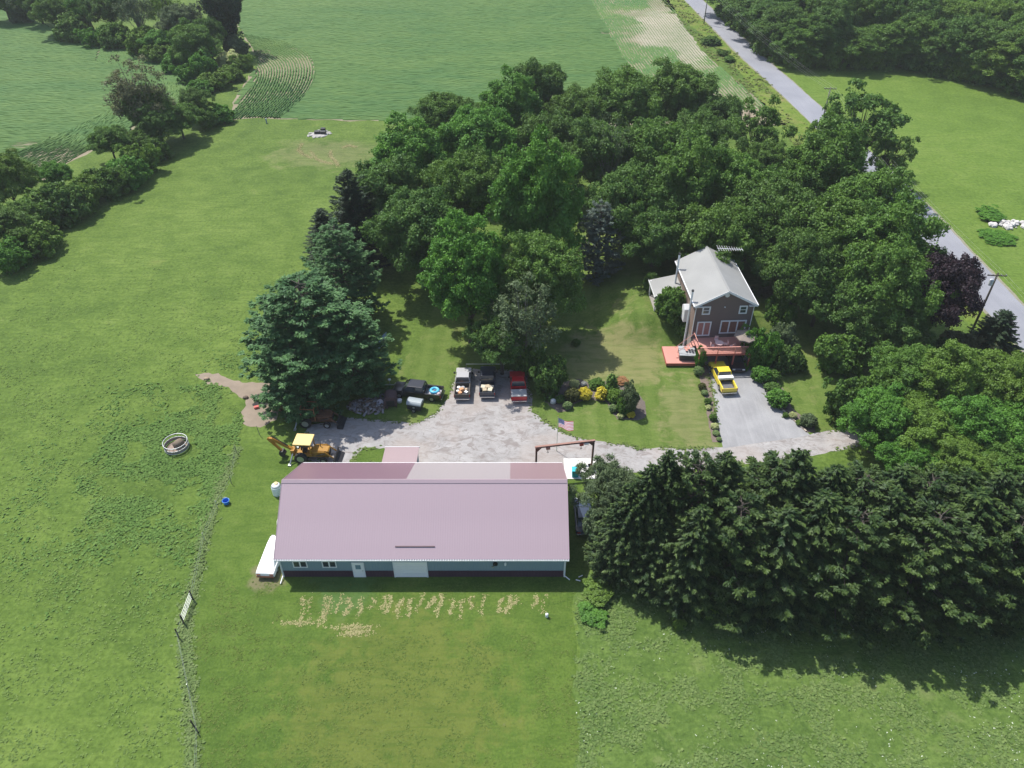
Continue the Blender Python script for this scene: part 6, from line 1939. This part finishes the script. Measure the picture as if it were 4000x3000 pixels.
# fence, gate, posts
rail_m = plain('grey_gate_tube', (.42, .45, .42), .5, .4)
ga, gb = P(752, 2345), P(720, 2432)
gt = thing('pasture_gate', 'pale tubular gate hung between two wooden posts on the fence line', 'gate', tuple(ga))
dv = gb - ga
for z in (.35, .6, .85, 1.12): MB().tube([(0, 0, z), (dv.x, dv.y, z)], .028, 6).build('bar', rail_m, gt)
for q in (0.0, .5, 1.0): MB().tube([(dv.x * q, dv.y * q, .35), (dv.x * q, dv.y * q, 1.12)], .024, 5).build('brace', rail_m, gt)
for q in (-.05, 1.05): MB().tube([(dv.x * q, dv.y * q, 0), (dv.x * q, dv.y * q, 1.3)], .07, 7).build('post', BARK, gt)
pls = ['wooden fence post standing alone just below the gate', 'leaning fence post with a long shadow near the bottom of the photo', 'thin fence post by the fence line level with the blue bucket', 'thin fence post at the corner of the fence behind the backhoe boom', 'thin fence post beside the top of the mown lawn']
for i, (px, py, h, lean) in enumerate([(699, 2492, 1.25, (-.05, .1)), (775, 2862, 1.5, (-.35, .25)), (905, 1890, 1.2, (0, 0)), (1015, 1700, 1.4, (-.1, 0)), (925, 1770, 1.2, (0, 0))]):
    o = MB().tube([(0, 0, -.1), (lean[0], lean[1], h)], .06 if i < 2 else .035, 6).build('fence_post', BARK if i < 2 else BARKG)
    tag(o, pls[i], 'fence post', 'posts of the pasture fence'); o.location = tuple(P(px, py))
wire = thing('wire_fence', 'thin wire fence running down the edge of the pasture', 'fence')
pts = [P(925, 1770), P(905, 1890), P(850, 1985), P(800, 2110), P(752, 2345)]
for z in (.45, .9): MB().tube([(p.x, p.y, z) for p in pts], .008, 4).build('wire', steel, wire)
pts = [P(720, 2432), P(699, 2492), P(742, 2700), P(775, 2862), P(770, 3060)]
for z in (.45, .9): MB().tube([(p.x, p.y, z) for p in pts], .008, 4).build('wire', steel, wire)
for p in (P(850, 1985), P(800, 2110), P(742, 2700)): MB().tube([(p.x, p.y, 0), (p.x, p.y, 1.1)], .03, 5).build('stake', steel, wire)
# far pasture: stone ringed pit, pump
ft = thing('stone_ring', 'ring of pale stones round dark debris in the far pasture', 'fire pit', tuple(P(1247, 525)))
rr = random.Random(9)
ps = plain('pale_limestone', (.38, .37, .34), .85, var=.15, bump=.4)
b0 = None
for k in range(34):
    a = rr.uniform(0, 6.28); q = rr.uniform(.75, 1.1)
    if b0 is None: b0 = MB().lathe([(.25, 0), (.38, .12), (.28, .3), (.1, .36)], 7).build('stone', ps, ft); o = b0
    else: o = b0.copy(); C.objects.link(o); o.parent = ft
    o.location = (2.4 * q * math.cos(a), 2.0 * q * math.sin(a), 0); o.rotation_euler = (0, 0, rr.uniform(0, 3)); s = rr.uniform(.5, 1.0); o.scale = (s, s, s * .7)
MB().lathe([(1.9, .006), (1.4, .15), (.1, .2)], 14).build('ash_bed', plain('ash', (.33, .32, .31), .95, var=.3), ft)
for x, y, s in ((-.4, .2, .6), (.9, .1, .55), (.5, 1.9, .5)): MB().box(x - s, x + s, y - s * .8, y + s * .8, .1, .7).build('charred_block', blackp, ft, bevel=.08)
o = MB().tube([(0, 0, 0), (0, 0, 1.1)], .16, 8).build('water_pump', plain('blue_grey_metal', (.25, .32, .38), .5), bevel=.03)
tag(o, 'short blue grey standpipe at the far edge of the pasture', 'standpipe'); o.location = tuple(P(1042, 482))
# white rubble across the road
rb = thing('rubble_pile', 'pile of white rubble and stones in weeds beyond the road', 'rubble', tuple(P(3945, 880)))
b0 = None
for k in range(46):
    if b0 is None: b0 = MB().lathe([(.3, 0), (.42, .2), (.32, .45), (.1, .5)], 6).build('stone', plain('white_rubble', (.52, .50, .48), .85, var=.2, bump=.4), rb); o = b0
    else: o = b0.copy(); C.objects.link(o); o.parent = rb
    a, q = rr.uniform(0, 6.28), rr.random() ** .6
    o.location = (3.6 * q * math.cos(a), 1.9 * q * math.sin(a), rr.uniform(0, .3) * (1 - q)); s = rr.uniform(.4, 1.5); o.scale = (s * rr.uniform(.7, 1.5), s, s * .8); o.rotation_euler = (rr.uniform(-.4, .4), rr.uniform(-.4, .4), rr.uniform(0, 3))
# stone edging of the driveway border
ed = thing('stone_edging', 'row of pale edging stones along the right border of the driveway', 'edging', (0, 0, 0))
es = plain('edging_stone', (.42, .36, .30), .85, var=.2)
b0 = None
pth = [P(2976, 1490), P(3012, 1558), P(3080, 1624), P(3150, 1688)]
for a, b in zip(pth[:-1], pth[1:]):
    n = int((b - a).length / .5)
    for k in range(n):
        q = a.lerp(b, (k + .5) / n)
        if b0 is None: b0 = MB().box(-.22, .22, -.1, .1, 0, .14).build('edging_stone', es, ed, bevel=.015); o = b0
        else: o = b0.copy(); C.objects.link(o); o.parent = ed
        o.location = (q.x, q.y, .02); o.rotation_euler = (0, 0, math.atan2(b.y - a.y, b.x - a.x) + rr.uniform(-.06, .06))

# utility poles and wires
def upole(label, x, y, h, rz, trans=False):
    t = thing('utility_pole', label, 'utility pole', (x, y, 0), rz, 'utility poles along the road')
    MB().tube([(0, 0, 0), (0, 0, h)], [.17, .11], 8).build('pole', BARK if trans else BARKG, t, smooth=True)
    MB().box(-1.2, 1.2, -.06, .06, h - .45, h - .32).build('crossarm', BARK, t)
    for x_ in (-1.1, -.5, .5, 1.1): MB().lathe([(.05, h - .32), (.07, h - .25), (.03, h - .15)], 8, x_, 0).build('insulator', plain('insulator_grey', (.35, .36, .38), .4), t)
    if trans:
        MB().lathe([(.22, h - 1.8), (.25, h - 1.7), (.25, h - 1.0), (.15, h - .92)], 12, -.4, -.05).build('transformer', plain('pale_grey_can', (.55, .58, .6), .4), t)
    return t


up = [upole('near utility pole with a grey transformer beside the road', 62.6, 85.8, 9.8, R(-5), True), upole('far utility pole on the left verge of the road at the top of the photo', 58.9, 252.3, 10.5, R(-8))]
a_ = up[0].location; b_ = up[1].location
extra = upole('utility pole by the road hidden among the grove trees', 65.2, 160, 10, R(-5))
wr = thing('power_lines', 'thin pale power lines strung along the road', 'power lines')
seq = [(66, 20, 9.5), (62.6, 85.8, 9.6), (65.2, 160, 9.8), (58.9, 252.3, 10.3), (52, 330, 10)]
for off_ in (-1.1, -.5, .5, 1.1):
    pts = []
    for (x0, y0, z0), (x1, y1, z1) in zip(seq[:-1], seq[1:]):
        for k in range(9):
            q = k / 9; pts.append((x0 + (x1 - x0) * q + off_, y0 + (y1 - y0) * q, z0 + (z1 - z0) * q - 1.3 * 4 * q * (1 - q)))
    MB().tube(pts, .008, 3).build('wire', plain('wire_alu', (.5, .5, .5), .5), wr)

# ================================================================ HAZE
hz = MB().box(-700, 700, -60, 900, -1.0, 64).build('haze', None)
hz.data.materials.clear()
hm = bpy.data.materials.new('haze'); hm.use_nodes = True
hm.node_tree.nodes.clear()
ho = hm.node_tree.nodes.new('ShaderNodeOutputMaterial'); hv = hm.node_tree.nodes.new('ShaderNodeVolumePrincipled')
hv.inputs['Color'].default_value = (.88, .91, .93, 1)
hv.inputs['Density'].default_value = .00018
hm.node_tree.links.new(hv.outputs[0], ho.inputs['Volume'])
hz.data.materials.append(hm)
tag(hz, kind='stuff')
